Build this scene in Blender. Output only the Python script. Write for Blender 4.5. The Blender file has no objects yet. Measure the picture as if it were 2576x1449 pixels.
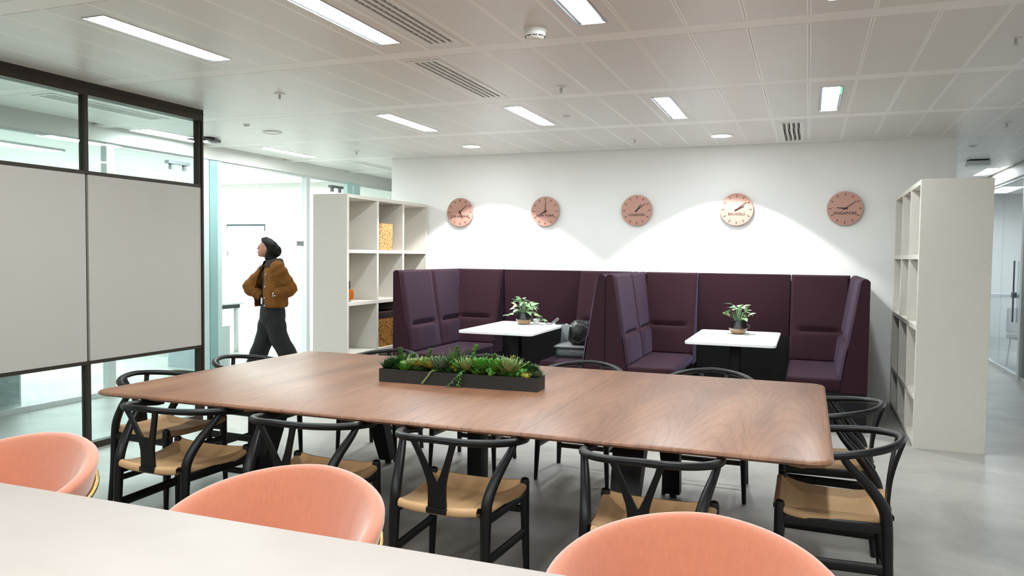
import bpy, bmesh, math, random
from mathutils import Vector, Matrix, noise as mnoise

# ------------------------------------------------------------------ camera
SC = bpy.context.scene
COL = SC.collection
PI = math.pi
rad = math.radians
sin, cos = math.sin, math.cos
CAM_H = 1.5
F_PX, YAW, PITCH, ROLL = 1951.99, 0.364441, 0.0423451, 0.0112648


def cam_axes():
    fw = Vector((-sin(YAW) * cos(PITCH), cos(YAW) * cos(PITCH), -sin(PITCH)))
    r0 = Vector((cos(YAW), sin(YAW), 0))
    u0 = r0.cross(fw)
    return cos(ROLL) * r0 + sin(ROLL) * u0, -sin(ROLL) * r0 + cos(ROLL) * u0, fw


_r, _u, _f = cam_axes()
cam_d = bpy.data.cameras.new('camera')
cam = bpy.data.objects.new('camera', cam_d)
COL.objects.link(cam)
cam_d.sensor_width = 36
cam_d.lens = F_PX / 2576 * 36
cam_d.clip_start = 0.05
cam.matrix_world = Matrix(((_r.x, _u.x, -_f.x, 0), (_r.y, _u.y, -_f.y, 0), (_r.z, _u.z, -_f.z, CAM_H), (0, 0, 0, 1)))
SC.camera = cam

# ------------------------------------------------------------------ world, light, exposure
SC.view_settings.view_transform = 'Standard'
SC.view_settings.look = 'None'
SC.view_settings.exposure = 1.05
SC.view_settings.gamma = 1.0
SC.view_settings.use_curve_mapping = False
LAMP_E = 38.0          # linear ceiling lights, emission strength
LAMP_W = 12.5          # the same lights beyond the frame, watts
LROOM_W = 40.0        # bright room on the left, watts per lamp
RROOM_W = 42.0
SPOT_W = 125.0
SC.cycles.caustics_reflective = False
SC.cycles.caustics_refractive = False
world = bpy.data.worlds.new('world')
SC.world = world
world.use_nodes = True
bg = world.node_tree.nodes['Background']
bg.inputs[0].default_value = (0.93, 0.97, 1.0, 1)
bg.inputs[1].default_value = 0.55

H = 2.74
WY = 8.93
PX = 0.309             # ceiling panel pitch in X
PX0 = 0.125            # centre of the panel with the right-hand light


def area(name, loc, sx, sy, w, col=(0.93, 0.985, 1.0)):
    l = bpy.data.lights.new(name, 'AREA')
    l.shape = 'RECTANGLE'
    l.size, l.size_y = sx, sy
    l.energy = w
    l.color = col
    o = bpy.data.objects.new(name, l)
    COL.objects.link(o)
    o.location = loc
    return o


for yy in (0.45, -2.65):
    for k in (-8, -4, 0, 4, 8, 12, 20):
        area('ceiling_lamp', (PX0 - k * PX, yy, H - 0.012), 0.105, 0.93, LAMP_W)
for x, y in ((-8.6, 8.6), (-8.6, 10.8), (-10.2, 8.6), (-10.2, 10.8)):
    area('office_lamp', (x, y, H - 0.03), 0.6, 1.3, LROOM_W, (0.90, 1.0, 1.0))
for x, y in ((-8.6, 3.6), (-9.4, 5.0)):  # extra lamps added only to brighten the office behind the partition
    area('office_lamp', (x, y, H - 0.03), 0.3, 1.3, LROOM_W * 1.0, (0.90, 1.0, 1.0))
for x, y in ((5.2, 11.4), (5.2, 14.2), (1.95, 15.5)):
    area('office_lamp', (x, y, H - 0.03), 0.3, 1.3, RROOM_W, (0.86, 0.95, 1.0))


def spot(x, y, w=SPOT_W):
    l = bpy.data.lights.new('downlight_lamp', 'SPOT')
    l.energy = w
    l.spot_size = rad(105)
    l.spot_blend = 0.16
    l.shadow_soft_size = 0.03
    l.color = (0.96, 0.985, 1.0)
    o = bpy.data.objects.new('downlight_lamp', l)
    COL.objects.link(o)
    o.location = (x, y, H - 0.012)


SPOTS = [(-3.63, 8.17), (-0.86, 8.18)]
for x, y in SPOTS:
    spot(x, y)

# ------------------------------------------------------------------ materials
MATS = {}


def lin(c):
    return tuple(((v / 255) / 12.92 if v / 255 <= 0.04045 else ((v / 255 + 0.055) / 1.055) ** 2.4) for v in c)


def mat(name, col, rough=0.5, metal=0.0, spec=0.5, noise=0.0, nscale=20.0, bump=0.0, bscale=60.0, emit=0.0, sheen=0.0,
        sheen_tint=None, stretch=None, coat=0.0, srgb=True, sheen_rough=0.4):
    if name in MATS:
        return MATS[name]
    m = bpy.data.materials.new(name)
    m.use_nodes = True
    nt = m.node_tree
    b = nt.nodes['Principled BSDF']
    c = lin(col) if srgb else col
    b.inputs['Base Color'].default_value = (*c, 1)
    b.inputs['Roughness'].default_value = rough
    b.inputs['Metallic'].default_value = metal
    b.inputs['Specular IOR Level'].default_value = spec
    if coat:
        b.inputs['Coat Weight'].default_value = coat
        b.inputs['Coat Roughness'].default_value = 0.25
    if sheen:
        b.inputs['Sheen Weight'].default_value = sheen
        b.inputs['Sheen Roughness'].default_value = sheen_rough
        if sheen_tint:
            b.inputs['Sheen Tint'].default_value = (*sheen_tint, 1)
    if emit:
        b.inputs['Emission Color'].default_value = (*c, 1)
        b.inputs['Emission Strength'].default_value = emit
    if noise or bump:
        tc = nt.nodes.new('ShaderNodeTexCoord')
        mp = nt.nodes.new('ShaderNodeMapping')
        if stretch:
            mp.inputs['Scale'].default_value = stretch
        nt.links.new(tc.outputs['Object'], mp.inputs[0])
    if noise:
        n = nt.nodes.new('ShaderNodeTexNoise')
        n.inputs['Scale'].default_value = nscale
        n.inputs['Detail'].default_value = 5
        r = nt.nodes.new('ShaderNodeValToRGB')
        r.color_ramp.elements[0].position = 0.3
        r.color_ramp.elements[1].position = 0.7
        r.color_ramp.elements[0].color = (*[v * (1 - noise) for v in c], 1)
        r.color_ramp.elements[1].color = (*[min(1, v * (1 + noise)) for v in c], 1)
        nt.links.new(mp.outputs[0], n.inputs['Vector'])
        nt.links.new(n.outputs['Fac'], r.inputs[0])
        nt.links.new(r.outputs[0], b.inputs['Base Color'])
    if bump:
        n2 = nt.nodes.new('ShaderNodeTexNoise')
        n2.inputs['Scale'].default_value = bscale
        n2.inputs['Detail'].default_value = 4
        bp = nt.nodes.new('ShaderNodeBump')
        bp.inputs['Strength'].default_value = bump
        bp.inputs['Distance'].default_value = 0.01
        nt.links.new(mp.outputs[0], n2.inputs['Vector'])
        nt.links.new(n2.outputs['Fac'], bp.inputs['Height'])
        nt.links.new(bp.outputs[0], b.inputs['Normal'])
    MATS[name] = m
    return m


def glass_mat(name, tint, refl=1.0):
    if name in MATS:
        return MATS[name]
    m = bpy.data.materials.new(name)
    m.use_nodes = True
    nt = m.node_tree
    nt.nodes.remove(nt.nodes['Principled BSDF'])
    out = nt.nodes['Material Output']
    t = nt.nodes.new('ShaderNodeBsdfTransparent')
    t.inputs[0].default_value = (*tint, 1)
    g = nt.nodes.new('ShaderNodeBsdfGlossy')
    g.inputs['Roughness'].default_value = 0.02
    fr = nt.nodes.new('ShaderNodeLayerWeight')      # Schlick: the same from both faces of the pane
    fr.inputs['Blend'].default_value = 0.5
    pw = nt.nodes.new('ShaderNodeMath')
    pw.operation = 'POWER'
    pw.inputs[1].default_value = 5.0
    ad = nt.nodes.new('ShaderNodeMath')
    ad.operation = 'MULTIPLY_ADD'
    ad.inputs[1].default_value = 0.9
    ad.inputs[2].default_value = 0.045
    mu = nt.nodes.new('ShaderNodeMath')
    mu.operation = 'MULTIPLY'
    mu.inputs[1].default_value = refl
    mx = nt.nodes.new('ShaderNodeMixShader')
    nt.links.new(fr.outputs['Facing'], pw.inputs[0])
    nt.links.new(pw.outputs[0], ad.inputs[0])
    nt.links.new(ad.outputs[0], mu.inputs[0])
    nt.links.new(mu.outputs[0], mx.inputs[0])
    nt.links.new(t.outputs[0], mx.inputs[1])
    nt.links.new(g.outputs[0], mx.inputs[2])
    nt.links.new(mx.outputs[0], out.inputs[0])
    MATS[name] = m
    return m


def floor_mat():
    m = mat('floor_vinyl', (180, 176, 170), 0.42, spec=0.45)
    nt = m.node_tree
    b = nt.nodes['Principled BSDF']
    tc = nt.nodes.new('ShaderNodeTexCoord')
    n1 = nt.nodes.new('ShaderNodeTexNoise')
    n1.inputs['Scale'].default_value = 1.6
    n1.inputs['Detail'].default_value = 8
    n1.inputs['Roughness'].default_value = 0.62
    n1.inputs['Distortion'].default_value = 0.8
    r = nt.nodes.new('ShaderNodeValToRGB')
    r.color_ramp.elements[0].position = 0.3
    r.color_ramp.elements[1].position = 0.72
    r.color_ramp.elements[0].color = (*lin((146, 144, 139)), 1)
    r.color_ramp.elements[1].color = (*lin((180, 177, 171)), 1)
    br = nt.nodes.new('ShaderNodeTexBrick')
    br.offset = 0.5
    br.inputs['Scale'].default_value = 1.0
    br.inputs['Brick Width'].default_value = 0.9
    br.inputs['Row Height'].default_value = 0.45
    br.inputs['Mortar Size'].default_value = 0.002
    br.inputs['Color1'].default_value = (0.96, 0.96, 0.96, 1)
    br.inputs['Color2'].default_value = (1.04, 1.04, 1.03, 1)
    br.inputs['Mortar'].default_value = (0.86, 0.86, 0.86, 1)
    mx = nt.nodes.new('ShaderNodeMix')
    mx.data_type = 'RGBA'
    mx.blend_type = 'MULTIPLY'
    mx.inputs[0].default_value = 1.0
    nt.links.new(tc.outputs['Object'], n1.inputs['Vector'])
    nt.links.new(tc.outputs['Object'], br.inputs['Vector'])
    nt.links.new(n1.outputs['Fac'], r.inputs[0])
    nt.links.new(r.outputs[0], mx.inputs[6])
    nt.links.new(br.outputs['Color'], mx.inputs[7])
    nt.links.new(mx.outputs[2], b.inputs['Base Color'])
    return m


def walnut_mat():
    """slip-matched walnut veneer: cathedral arches repeat leaf by leaf, grain along Y"""
    m = mat('walnut_veneer', (150, 105, 78), 0.37, spec=0.31)
    nt = m.node_tree
    N, L = nt.nodes, nt.links
    b = N['Principled BSDF']

    def math_(op, a, c=None):
        n = N.new('ShaderNodeMath')
        n.operation = op
        for i, v in enumerate((a, c)):
            if v is None:
                continue
            if isinstance(v, (int, float)):
                n.inputs[i].default_value = v
            else:
                L.new(v, n.inputs[i])
        return n.outputs[0]

    def noise_(scale, detail, stretch):
        mp = N.new('ShaderNodeMapping')
        mp.inputs['Scale'].default_value = stretch
        L.new(tc.outputs['Object'], mp.inputs[0])
        nz = N.new('ShaderNodeTexNoise')
        nz.inputs['Scale'].default_value = scale
        nz.inputs['Detail'].default_value = detail
        L.new(mp.outputs[0], nz.inputs['Vector'])
        return nz.outputs['Fac']

    def ramp(fac, *stops):
        r = N.new('ShaderNodeValToRGB')
        e = r.color_ramp.elements
        e[0].position, e[0].color = stops[0][0], (*stops[0][1], 1)
        e[1].position, e[1].color = stops[-1][0], (*stops[-1][1], 1)
        for p, c in stops[1:-1]:
            k = e.new(p)
            k.color = (*c, 1)
        L.new(fac, r.inputs[0])
        return r.outputs[0]

    def mul(a, c):
        mx = N.new('ShaderNodeMix')
        mx.data_type = 'RGBA'
        mx.blend_type = 'MULTIPLY'
        mx.inputs[0].default_value = 1
        L.new(a, mx.inputs[6])
        L.new(c, mx.inputs[7])
        return mx.outputs[2]
    tc = N.new('ShaderNodeTexCoord')
    sep = N.new('ShaderNodeSeparateXYZ')
    L.new(tc.outputs['Object'], sep.inputs[0])
    x, y = sep.outputs[0], sep.outputs[1]
    wob = math_('SUBTRACT', noise_(1.0, 3, (5, 1.2, 1)), 0.5)
    u = math_('SUBTRACT', math_('FRACT', math_('MULTIPLY', math_('ADD', x, 10.05), 1 / 0.29)), 0.5)
    u = math_('ABSOLUTE', math_('ADD', u, math_('MULTIPLY', wob, 0.5)))
    val = math_('ADD', math_('ADD', math_('MULTIPLY', y, 1.0), math_('MULTIPLY', math_('POWER', u, 1.6), 2.6)), math_('MULTIPLY', wob, 0.55))
    tri = math_('ABSOLUTE', math_('SUBTRACT', math_('FRACT', math_('MULTIPLY', val, 3.4)), 0.5))
    line = ramp(tri, (0.0, (0.80, 0.78, 0.78)), (0.05, (0.90, 0.89, 0.89)), (0.16, (1, 1, 1)), (0.34, (1.0, 1.0, 1.0)), (0.5, (1.07, 1.06, 1.05)))
    fine = math_('FRACT', math_('MULTIPLY', val, 17.0))
    line2 = ramp(math_('ABSOLUTE', math_('SUBTRACT', fine, 0.5)), (0.0, (0.94, 0.94, 0.94)), (0.3, (1, 1, 1)))
    tone = ramp(noise_(1.0, 4, (6, 0.9, 1)), (0.3, lin((122, 86, 66))), (0.5, lin((141, 101, 78))), (0.72, lin((156, 115, 90))))
    grain = ramp(noise_(1.0, 4, (120, 5, 1)), (0.3, (0.88, 0.87, 0.86)), (0.7, (1.05, 1.05, 1.05)))
    L.new(mul(mul(mul(tone, line), line2), grain), b.inputs['Base Color'])
    return m


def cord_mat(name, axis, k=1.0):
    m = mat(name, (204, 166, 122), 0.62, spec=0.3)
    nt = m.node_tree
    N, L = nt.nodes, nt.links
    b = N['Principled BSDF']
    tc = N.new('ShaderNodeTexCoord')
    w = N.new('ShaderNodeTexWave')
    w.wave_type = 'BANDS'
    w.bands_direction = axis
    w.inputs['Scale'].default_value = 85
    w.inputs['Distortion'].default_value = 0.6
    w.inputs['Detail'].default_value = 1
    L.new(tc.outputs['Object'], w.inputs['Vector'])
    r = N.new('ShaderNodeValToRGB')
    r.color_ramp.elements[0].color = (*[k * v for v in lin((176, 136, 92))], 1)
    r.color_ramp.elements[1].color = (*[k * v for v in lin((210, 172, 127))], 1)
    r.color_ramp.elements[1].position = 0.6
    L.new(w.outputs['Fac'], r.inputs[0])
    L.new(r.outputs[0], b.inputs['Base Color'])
    bp = N.new('ShaderNodeBump')
    bp.inputs['Strength'].default_value = 0.4
    bp.inputs['Distance'].default_value = 0.0015
    L.new(w.outputs['Fac'], bp.inputs['Height'])
    L.new(bp.outputs[0], b.inputs['Normal'])
    return m


def basket_mat(name, dark, light):
    m = mat(name, light, 0.85, spec=0.15)
    nt = m.node_tree
    N, L = nt.nodes, nt.links
    b = N['Principled BSDF']
    tc = N.new('ShaderNodeTexCoord')
    mp = N.new('ShaderNodeMapping')
    mp.inputs['Scale'].default_value = (1, 1, 2.0)
    L.new(tc.outputs['Object'], mp.inputs[0])
    v = N.new('ShaderNodeTexNoise')
    v.inputs['Scale'].default_value = 42
    v.inputs['Detail'].default_value = 3
    L.new(mp.outputs[0], v.inputs['Vector'])
    r = N.new('ShaderNodeValToRGB')
    r.color_ramp.elements[0].position = 0.36
    r.color_ramp.elements[1].position = 0.56
    r.color_ramp.elements[0].color = (*lin(dark), 1)
    r.color_ramp.elements[1].color = (*lin(light), 1)
    L.new(v.outputs['Fac'], r.inputs[0])
    L.new(r.outputs[0], b.inputs['Base Color'])
    bp = N.new('ShaderNodeBump')
    bp.inputs['Strength'].default_value = 0.9
    bp.inputs['Distance'].default_value = 0.01
    L.new(v.outputs['Fac'], bp.inputs['Height'])
    L.new(bp.outputs[0], b.inputs['Normal'])
    return m


M_white = mat('white_paint', (232, 230, 226), 0.6, spec=0.3, noise=0.012, nscale=3)
def panel_mat():
    """perforated field slightly darker than the plain margin that runs round each panel"""
    m = mat('ceiling_metal', (226, 221, 215), 0.40, spec=0.45)
    nt = m.node_tree
    N, L = nt.nodes, nt.links
    tc = N.new('ShaderNodeTexCoord')
    sp = N.new('ShaderNodeSeparateXYZ')
    L.new(tc.outputs['Object'], sp.inputs[0])
    ab = N.new('ShaderNodeMath')
    ab.operation = 'ABSOLUTE'
    L.new(sp.outputs[0], ab.inputs[0])
    gt = N.new('ShaderNodeMath')
    gt.operation = 'GREATER_THAN'
    gt.inputs[1].default_value = PX / 2 - 0.011
    L.new(ab.outputs[0], gt.inputs[0])
    mx = N.new('ShaderNodeMix')
    mx.data_type = 'RGBA'
    mx.inputs[6].default_value = (*lin((224, 219, 213)), 1)
    mx.inputs[7].default_value = (*lin((246, 243, 238)), 1)
    L.new(gt.outputs[0], mx.inputs[0])
    L.new(mx.outputs[2], N['Principled BSDF'].inputs['Base Color'])
    return m


M_panel = panel_mat()
M_band = mat('ceiling_band_paint', (242, 238, 233), 0.45, spec=0.4)
M_clockwall = mat('clock_wall_paint', (249, 248, 245), 0.85, spec=0.1, noise=0.01, nscale=2)
M_shelf = mat('shelf_laminate', (214, 209, 199), 0.5, spec=0.35, noise=0.012, nscale=30)
M_floor = floor_mat()
M_wood = walnut_mat()
M_blackwood = mat('black_lacquered_wood', (6, 6, 7), 0.40, spec=0.36, noise=0.2, nscale=60, stretch=(1, 1, 0.1))
M_blackmetal = mat('black_metal', (6, 6, 7), 0.5, spec=0.3)
M_cord_shaded = cord_mat('paper_cord_side_shaded', 'Y', 0.70)  # side weave tinted darker to stand in for shading by cord direction
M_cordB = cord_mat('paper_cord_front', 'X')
M_plum = mat('aubergine_fabric', (47, 24, 31), 0.85, spec=0.15, noise=0.12, nscale=300, bump=0.15, bscale=400, sheen=0.13,
             sheen_tint=(0.5, 0.45, 0.75), sheen_rough=0.5)
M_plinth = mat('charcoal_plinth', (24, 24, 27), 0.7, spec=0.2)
M_peach = mat('peach_velvet', (200, 122, 92), 0.8, spec=0.2, noise=0.05, nscale=90, stretch=(1, 1, 0.12), sheen=1.0,
              sheen_tint=(1.0, 0.88, 0.82), sheen_rough=0.55)
M_brass = mat('brass', (214, 172, 98), 0.24, metal=1.0)
M_stone = mat('pale_stone', (184, 174, 167), 0.45, spec=0.4, noise=0.025, nscale=7)
M_bronze = mat('dark_bronze_frame', (58, 50, 42), 0.5, metal=0.3, spec=0.4)
M_board = mat('warm_grey_board', (184, 179, 171), 0.4, spec=0.35, noise=0.008, nscale=4)
M_glass = glass_mat('partition_glass', (0.90, 0.965, 0.955), 0.9)
M_glassL = glass_mat('office_glass', (0.95, 0.99, 0.985), 0.6)
M_glassR = glass_mat('corridor_glass', (0.88, 0.93, 0.96), 1.0)
M_teal = mat('frosted_glass_edge', (150, 190, 190), 0.25, spec=0.5)
M_teal2 = mat('pale_glass_edge', (206, 232, 230), 0.25, spec=0.5)
M_frame = mat('white_frame', (225, 228, 228), 0.4)
M_diff = mat('light_diffuser', (243, 252, 255), 0.5, emit=LAMP_E)
M_disc = mat('downlight_diffuser', (246, 252, 255), 0.5, emit=20)
M_refl = mat('grey_reflector', (96, 96, 98), 0.5, metal=0.4)
M_alu = mat('brushed_aluminium', (176, 176, 178), 0.32, metal=0.9)
M_slot = mat('dark_slot', (12, 10, 8), 0.9, spec=0.05)
M_plastic = mat('white_plastic', (228, 226, 222), 0.4)
M_gplastic = mat('grey_plastic', (120, 122, 124), 0.5)
M_green = mat('green_indicator', (70, 215, 130), 0.4, emit=0.9)
M_clock = mat('copper_clock_face', (190, 146, 131), 0.45, metal=0.3, spec=0.4, noise=0.02, nscale=30)
M_clockmark = mat('dark_brown_mark', (48, 28, 24), 0.5)
M_tabletop = mat('white_laminate', (240, 240, 240), 0.35, spec=0.4)
M_leafv = mat('variegated_leaf', (128, 168, 118), 0.45, noise=0.35, nscale=28, bump=0.1)
M_leafc = mat('cream_green_leaf', (196, 208, 158), 0.45, noise=0.15, nscale=30)
M_gold = mat('gold_gravel', (206, 160, 100), 0.4, metal=0.25, noise=0.3, nscale=160, bump=0.6, bscale=150)
M_cupglass = mat('smoked_dark_glass', (30, 28, 28), 0.12, spec=0.7)
M_clear = glass_mat('clear_glass', (0.93, 0.93, 0.92), 1.3)
M_trough = mat('black_trough_wood', (38, 36, 34), 0.65, noise=0.1, nscale=40)
M_soil = mat('dark_soil', (40, 33, 26), 0.95, noise=0.4, nscale=90, bump=0.6)
M_amber = mat('amber_glass', (176, 92, 24), 0.12, spec=0.6)
M_basket = basket_mat('seagrass_weave', (128, 88, 46), (206, 166, 112))
M_basket2 = basket_mat('rattan_weave', (86, 54, 22), (176, 124, 62))
M_cloth = mat('dark_brown_cloth', (40, 20, 16), 0.9)
M_leather = mat('black_leather', (18, 18, 19), 0.35, bump=0.5, bscale=14)
M_case = mat('grey_plastic_case', (92, 98, 98), 0.45)
M_sign = mat('grey_sign', (150, 152, 152), 0.5)
M_pink = mat('pink_note', (226, 170, 174), 0.7)
M_screen = mat('teal_black_frame', (18, 44, 48), 0.4)
M_grey = mat('grey_felt', (176, 182, 186), 0.8)
M_skin = mat('skin', (168, 116, 94), 0.55, spec=0.35)
M_hair = mat('black_hair', (9, 8, 8), 0.6, spec=0.2, bump=0.4, bscale=60, stretch=(3, 3, 0.3))
M_jacket = mat('tan_canvas', (112, 71, 30), 0.85, spec=0.15, noise=0.12, nscale=14, bump=0.5, bscale=9)
M_collar = mat('dark_brown_corduroy', (42, 30, 22), 0.9)
M_shirt = mat('black_jersey', (12, 12, 13), 0.9)
M_jeans = mat('charcoal_denim', (22, 22, 24), 0.9, noise=0.25, nscale=16, bump=0.4, bscale=10)
M_lip = mat('lip', (150, 80, 74), 0.5)
M_eye = mat('dark_eye', (24, 18, 16), 0.2)
M_shoe = mat('white_trainer', (210, 210, 208), 0.6)
M_card = mat('white_badge_card', (232, 232, 238), 0.4)
M_snap = mat('silver_snap', (210, 210, 210), 0.3, metal=0.8)


# ------------------------------------------------------------------ mesh builder
class MB:
    def __init__(self):
        self.v, self.f, self.mi = [], [], []

    def add(self, vs, fs, mi=0, T=None):
        n = len(self.v)
        self.v += [tuple(T @ Vector(p)) if T else tuple(p) for p in vs]
        self.f += [tuple(n + i for i in f) for f in fs]
        self.mi += [mi] * len(fs)
        return self

    def box(self, a, b, mi=0, T=None):
        (x0, y0, z0), (x1, y1, z1) = a, b
        vs = [(x0, y0, z0), (x1, y0, z0), (x1, y1, z0), (x0, y1, z0), (x0, y0, z1), (x1, y0, z1), (x1, y1, z1), (x0, y1, z1)]
        return self.add(vs, [(0, 3, 2, 1), (4, 5, 6, 7), (0, 1, 5, 4), (1, 2, 6, 5), (2, 3, 7, 6), (3, 0, 4, 7)], mi, T)

    def rbox(self, a, b, r=0.005, seg=2, mi=0, T=None):
        bm = bmesh.new()
        bmesh.ops.create_cube(bm, size=1)
        for v in bm.verts:
            v.co = Vector([(a[i] + b[i]) / 2 + v.co[i] * (b[i] - a[i]) for i in range(3)])
        bmesh.ops.bevel(bm, geom=bm.edges[:], offset=r, segments=seg, profile=0.5, affect='EDGES')
        return self.bm(bm, mi, T)

    def bm(self, bm, mi=0, T=None):
        bm.verts.ensure_lookup_table()
        for i, v in enumerate(bm.verts):
            v.index = i
        vs = [tuple(v.co) for v in bm.verts]
        fs = [tuple(v.index for v in f.verts) for f in bm.faces]
        bm.free()
        return self.add(vs, fs, mi, T)

    def prism(self, pts, d0, d1, axis='z', mi=0, T=None):
        """polygon pts (2d) extruded d0..d1 along axis"""
        def P(p, d):
            return {'z': (p[0], p[1], d), 'y': (p[0], d, p[1]), 'x': (d, p[0], p[1])}[axis]
        n = len(pts)
        vs = [P(p, d0) for p in pts] + [P(p, d1) for p in pts]
        fs = [tuple(range(n))[::-1], tuple(range(n, 2 * n))] + [(i, (i + 1) % n, n + (i + 1) % n, n + i) for i in range(n)]
        return self.add(vs, fs, mi, T)

    def loft(self, rings, cap=True, mi=0, T=None, closed=False):
        n = len(rings[0])
        vs = [p for r in rings for p in r]
        fs = []
        m = len(rings)
        for i in range(m if closed else m - 1):
            for j in range(n):
                a, b2 = i * n + j, i * n + (j + 1) % n
                c, d = ((i + 1) % m) * n + (j + 1) % n, ((i + 1) % m) * n + j
                fs.append((a, b2, c, d))
        if cap and not closed:
            fs += [tuple(range(n))[::-1], tuple(range((m - 1) * n, m * n))]
        return self.add(vs, fs, mi, T)

    def tube(self, pts, r, n=10, mi=0, T=None, flat=None, closed=False):
        """r: number or list; flat: (scale_a, scale_b) of the cross-section"""
        pts = [Vector(p) for p in pts]
        m = len(pts)
        rs = r if isinstance(r, (list, tuple)) else [r] * m
        rings = []
        up = None
        for i, p in enumerate(pts):
            if closed:
                t = (pts[(i + 1) % m] - pts[i - 1]).normalized()
            else:
                t = (pts[min(i + 1, m - 1)] - pts[max(i - 1, 0)]).normalized()
            if up is None:
                up = Vector((0, 0, 1)) if abs(t.z) < 0.9 else Vector((0, 1, 0))
            a = t.cross(up).normalized()
            up = a.cross(t).normalized()
            fa, fb = flat or (1, 1)
            rings.append([tuple(p + rs[i] * (a * cos(2 * PI * k / n) * fa + up * sin(2 * PI * k / n) * fb)) for k in range(n)])
        return self.loft(rings, True, mi, T, closed)

    def cyl(self, p, r, h, n=24, mi=0, T=None, r2=None):
        r2 = r if r2 is None else r2
        rings = [[(p[0] + q * cos(2 * PI * k / n), p[1] + q * sin(2 * PI * k / n), z) for k in range(n)] for q, z in ((r, p[2]), (r2, p[2] + h))]
        return self.loft(rings, True, mi, T)

    def lathe(self, prof, c=(0, 0, 0), n=24, mi=0, T=None, cap=True):
        rings = [[(c[0] + r * cos(2 * PI * k / n), c[1] + r * sin(2 * PI * k / n), c[2] + z) for k in range(n)] for r, z in prof]
        return self.loft(rings, cap, mi, T)

    def ball(self, c, r, n=12, mi=0, T=None):
        r3 = r if isinstance(r, (tuple, list)) else (r, r, r)
        rings = []
        m = max(4, n // 2)
        for i in range(m + 1):
            a = -PI / 2 + PI * (i + 0.02) / (m + 0.04)
            rings.append([(c[0] + r3[0] * cos(a) * cos(2 * PI * k / n), c[1] + r3[1] * cos(a) * sin(2 * PI * k / n), c[2] + r3[2] * sin(a)) for k in range(n)])
        return self.loft(rings, True, mi, T)

    def grid(self, fn, nu, nv, mi=0, T=None):
        vs = [fn(i / nu, j / nv) for j in range(nv + 1) for i in range(nu + 1)]
        w = nu + 1
        fs = [(j * w + i, j * w + i + 1, (j + 1) * w + i + 1, (j + 1) * w + i) for j in range(nv) for i in range(nu)]
        return self.add(vs, fs, mi, T)

    def mesh(self, name, mats, smooth=True, angle=38):
        me = bpy.data.meshes.new(name)
        me.from_pydata(self.v, [], self.f)
        for m in (mats if isinstance(mats, (list, tuple)) else [mats]):
            me.materials.append(m)
        me.polygons.foreach_set('material_index', self.mi)
        bm = bmesh.new()
        bm.from_mesh(me)
        bmesh.ops.recalc_face_normals(bm, faces=bm.faces[:])
        bm.to_mesh(me)
        bm.free()
        if smooth:
            me.polygons.foreach_set('use_smooth', [True] * len(me.polygons))
            me.set_sharp_from_angle(angle=rad(angle))
        me.update()
        return me

    def build(self, name, mats, parent=None, loc=None, rz=None, **kw):
        return link(name, self.mesh(name, mats, **kw), parent, loc, rz)


def link(name, me, parent=None, loc=None, rz=None):
    o = bpy.data.objects.new(name, me)
    COL.objects.link(o)
    if loc is not None:
        o.location = loc
    if rz is not None:
        o.rotation_euler = (0, 0, rz)
    if parent:
        o.parent = parent
    return o


def tag(o, label=None, cat=None, group=None, kind=None):
    if label:
        o['label'] = label
    if cat:
        o['category'] = cat
    if group:
        o['group'] = group
    if kind:
        o['kind'] = kind
    return o


def thing(name, label, cat, loc=(0, 0, 0), rz=0, group=None):
    o = bpy.data.objects.new(name, None)
    o.empty_display_size = 0.05
    COL.objects.link(o)
    o.location = loc
    o.rotation_euler = (0, 0, rz)
    return tag(o, label, cat, group)


def kids(o):
    return [c for c in bpy.data.objects if c.parent == o]


def dup(root, loc, rz, label, group=None):
    """a copy of a thing, its parts and their sub-parts (mesh data shared)"""
    r = root.copy()
    COL.objects.link(r)
    r.location = loc
    r.rotation_euler = (0, 0, rz)
    r['label'] = label
    if group:
        r['group'] = group
    for ch in kids(root):
        c = ch.copy()
        COL.objects.link(c)
        c.parent = r
        for g in kids(ch):
            d = g.copy()
            COL.objects.link(d)
            d.parent = c
    return r


def struct(name, mb, m, label, parent=None, **kw):
    o = mb.build(name, m, parent, **kw)
    if not parent:
        tag(o, label, None, None, 'structure')
    return o


def text_part(name, body, size, m, parent, loc, rot, extrude=0.0008, spacing=1.0):
    cu = bpy.data.curves.new(name, 'FONT')
    cu.body = body
    cu.size = size
    cu.align_x = 'CENTER'
    cu.align_y = 'CENTER'
    cu.extrude = extrude
    cu.space_character = spacing
    cu.offset = 0.0009
    tmp = bpy.data.objects.new(name + '_tmp', cu)
    COL.objects.link(tmp)
    bpy.context.view_layer.update()
    dg = bpy.context.evaluated_depsgraph_get()
    me = bpy.data.meshes.new_from_object(tmp.evaluated_get(dg))
    bpy.data.objects.remove(tmp)
    bpy.data.curves.remove(cu)
    me.materials.clear()
    me.materials.append(m)
    o = link(name, me, parent, loc)
    o.rotation_euler = rot
    return o


# ------------------------------------------------------------------ the room
struct('floor', MB().box((-13, -7, -0.12), (9, 20, 0)), M_floor, 'pale grey concrete look floor running through the whole office')

# ceiling: a slab, long bands and metal panels between them
ceil = struct('ceiling', MB().box((-13, -7, H + 0.045), (9, 20, H + 0.25)), M_white, 'off white metal panel ceiling with long cross bands')
band_y = [-3.15 + 1.5 * i for i in range(14)]          # centres: ... 2.85, 4.35, 5.85, 7.35, 8.85 ...
for yc in band_y:
    x0, x1 = (-6.72, 2.46)
    MB().rbox((x0, yc - 0.075, H), (x1, yc + 0.075, H + 0.02), 0.002, 1).build('ceiling_band', M_band, ceil)
pm = MB().rbox((-PX / 2 + 0.0006, -0.672, 0), (PX / 2 - 0.0006, 0.672, 0.02), 0.0018, 1).mesh('ceiling_panel', M_panel)


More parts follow.
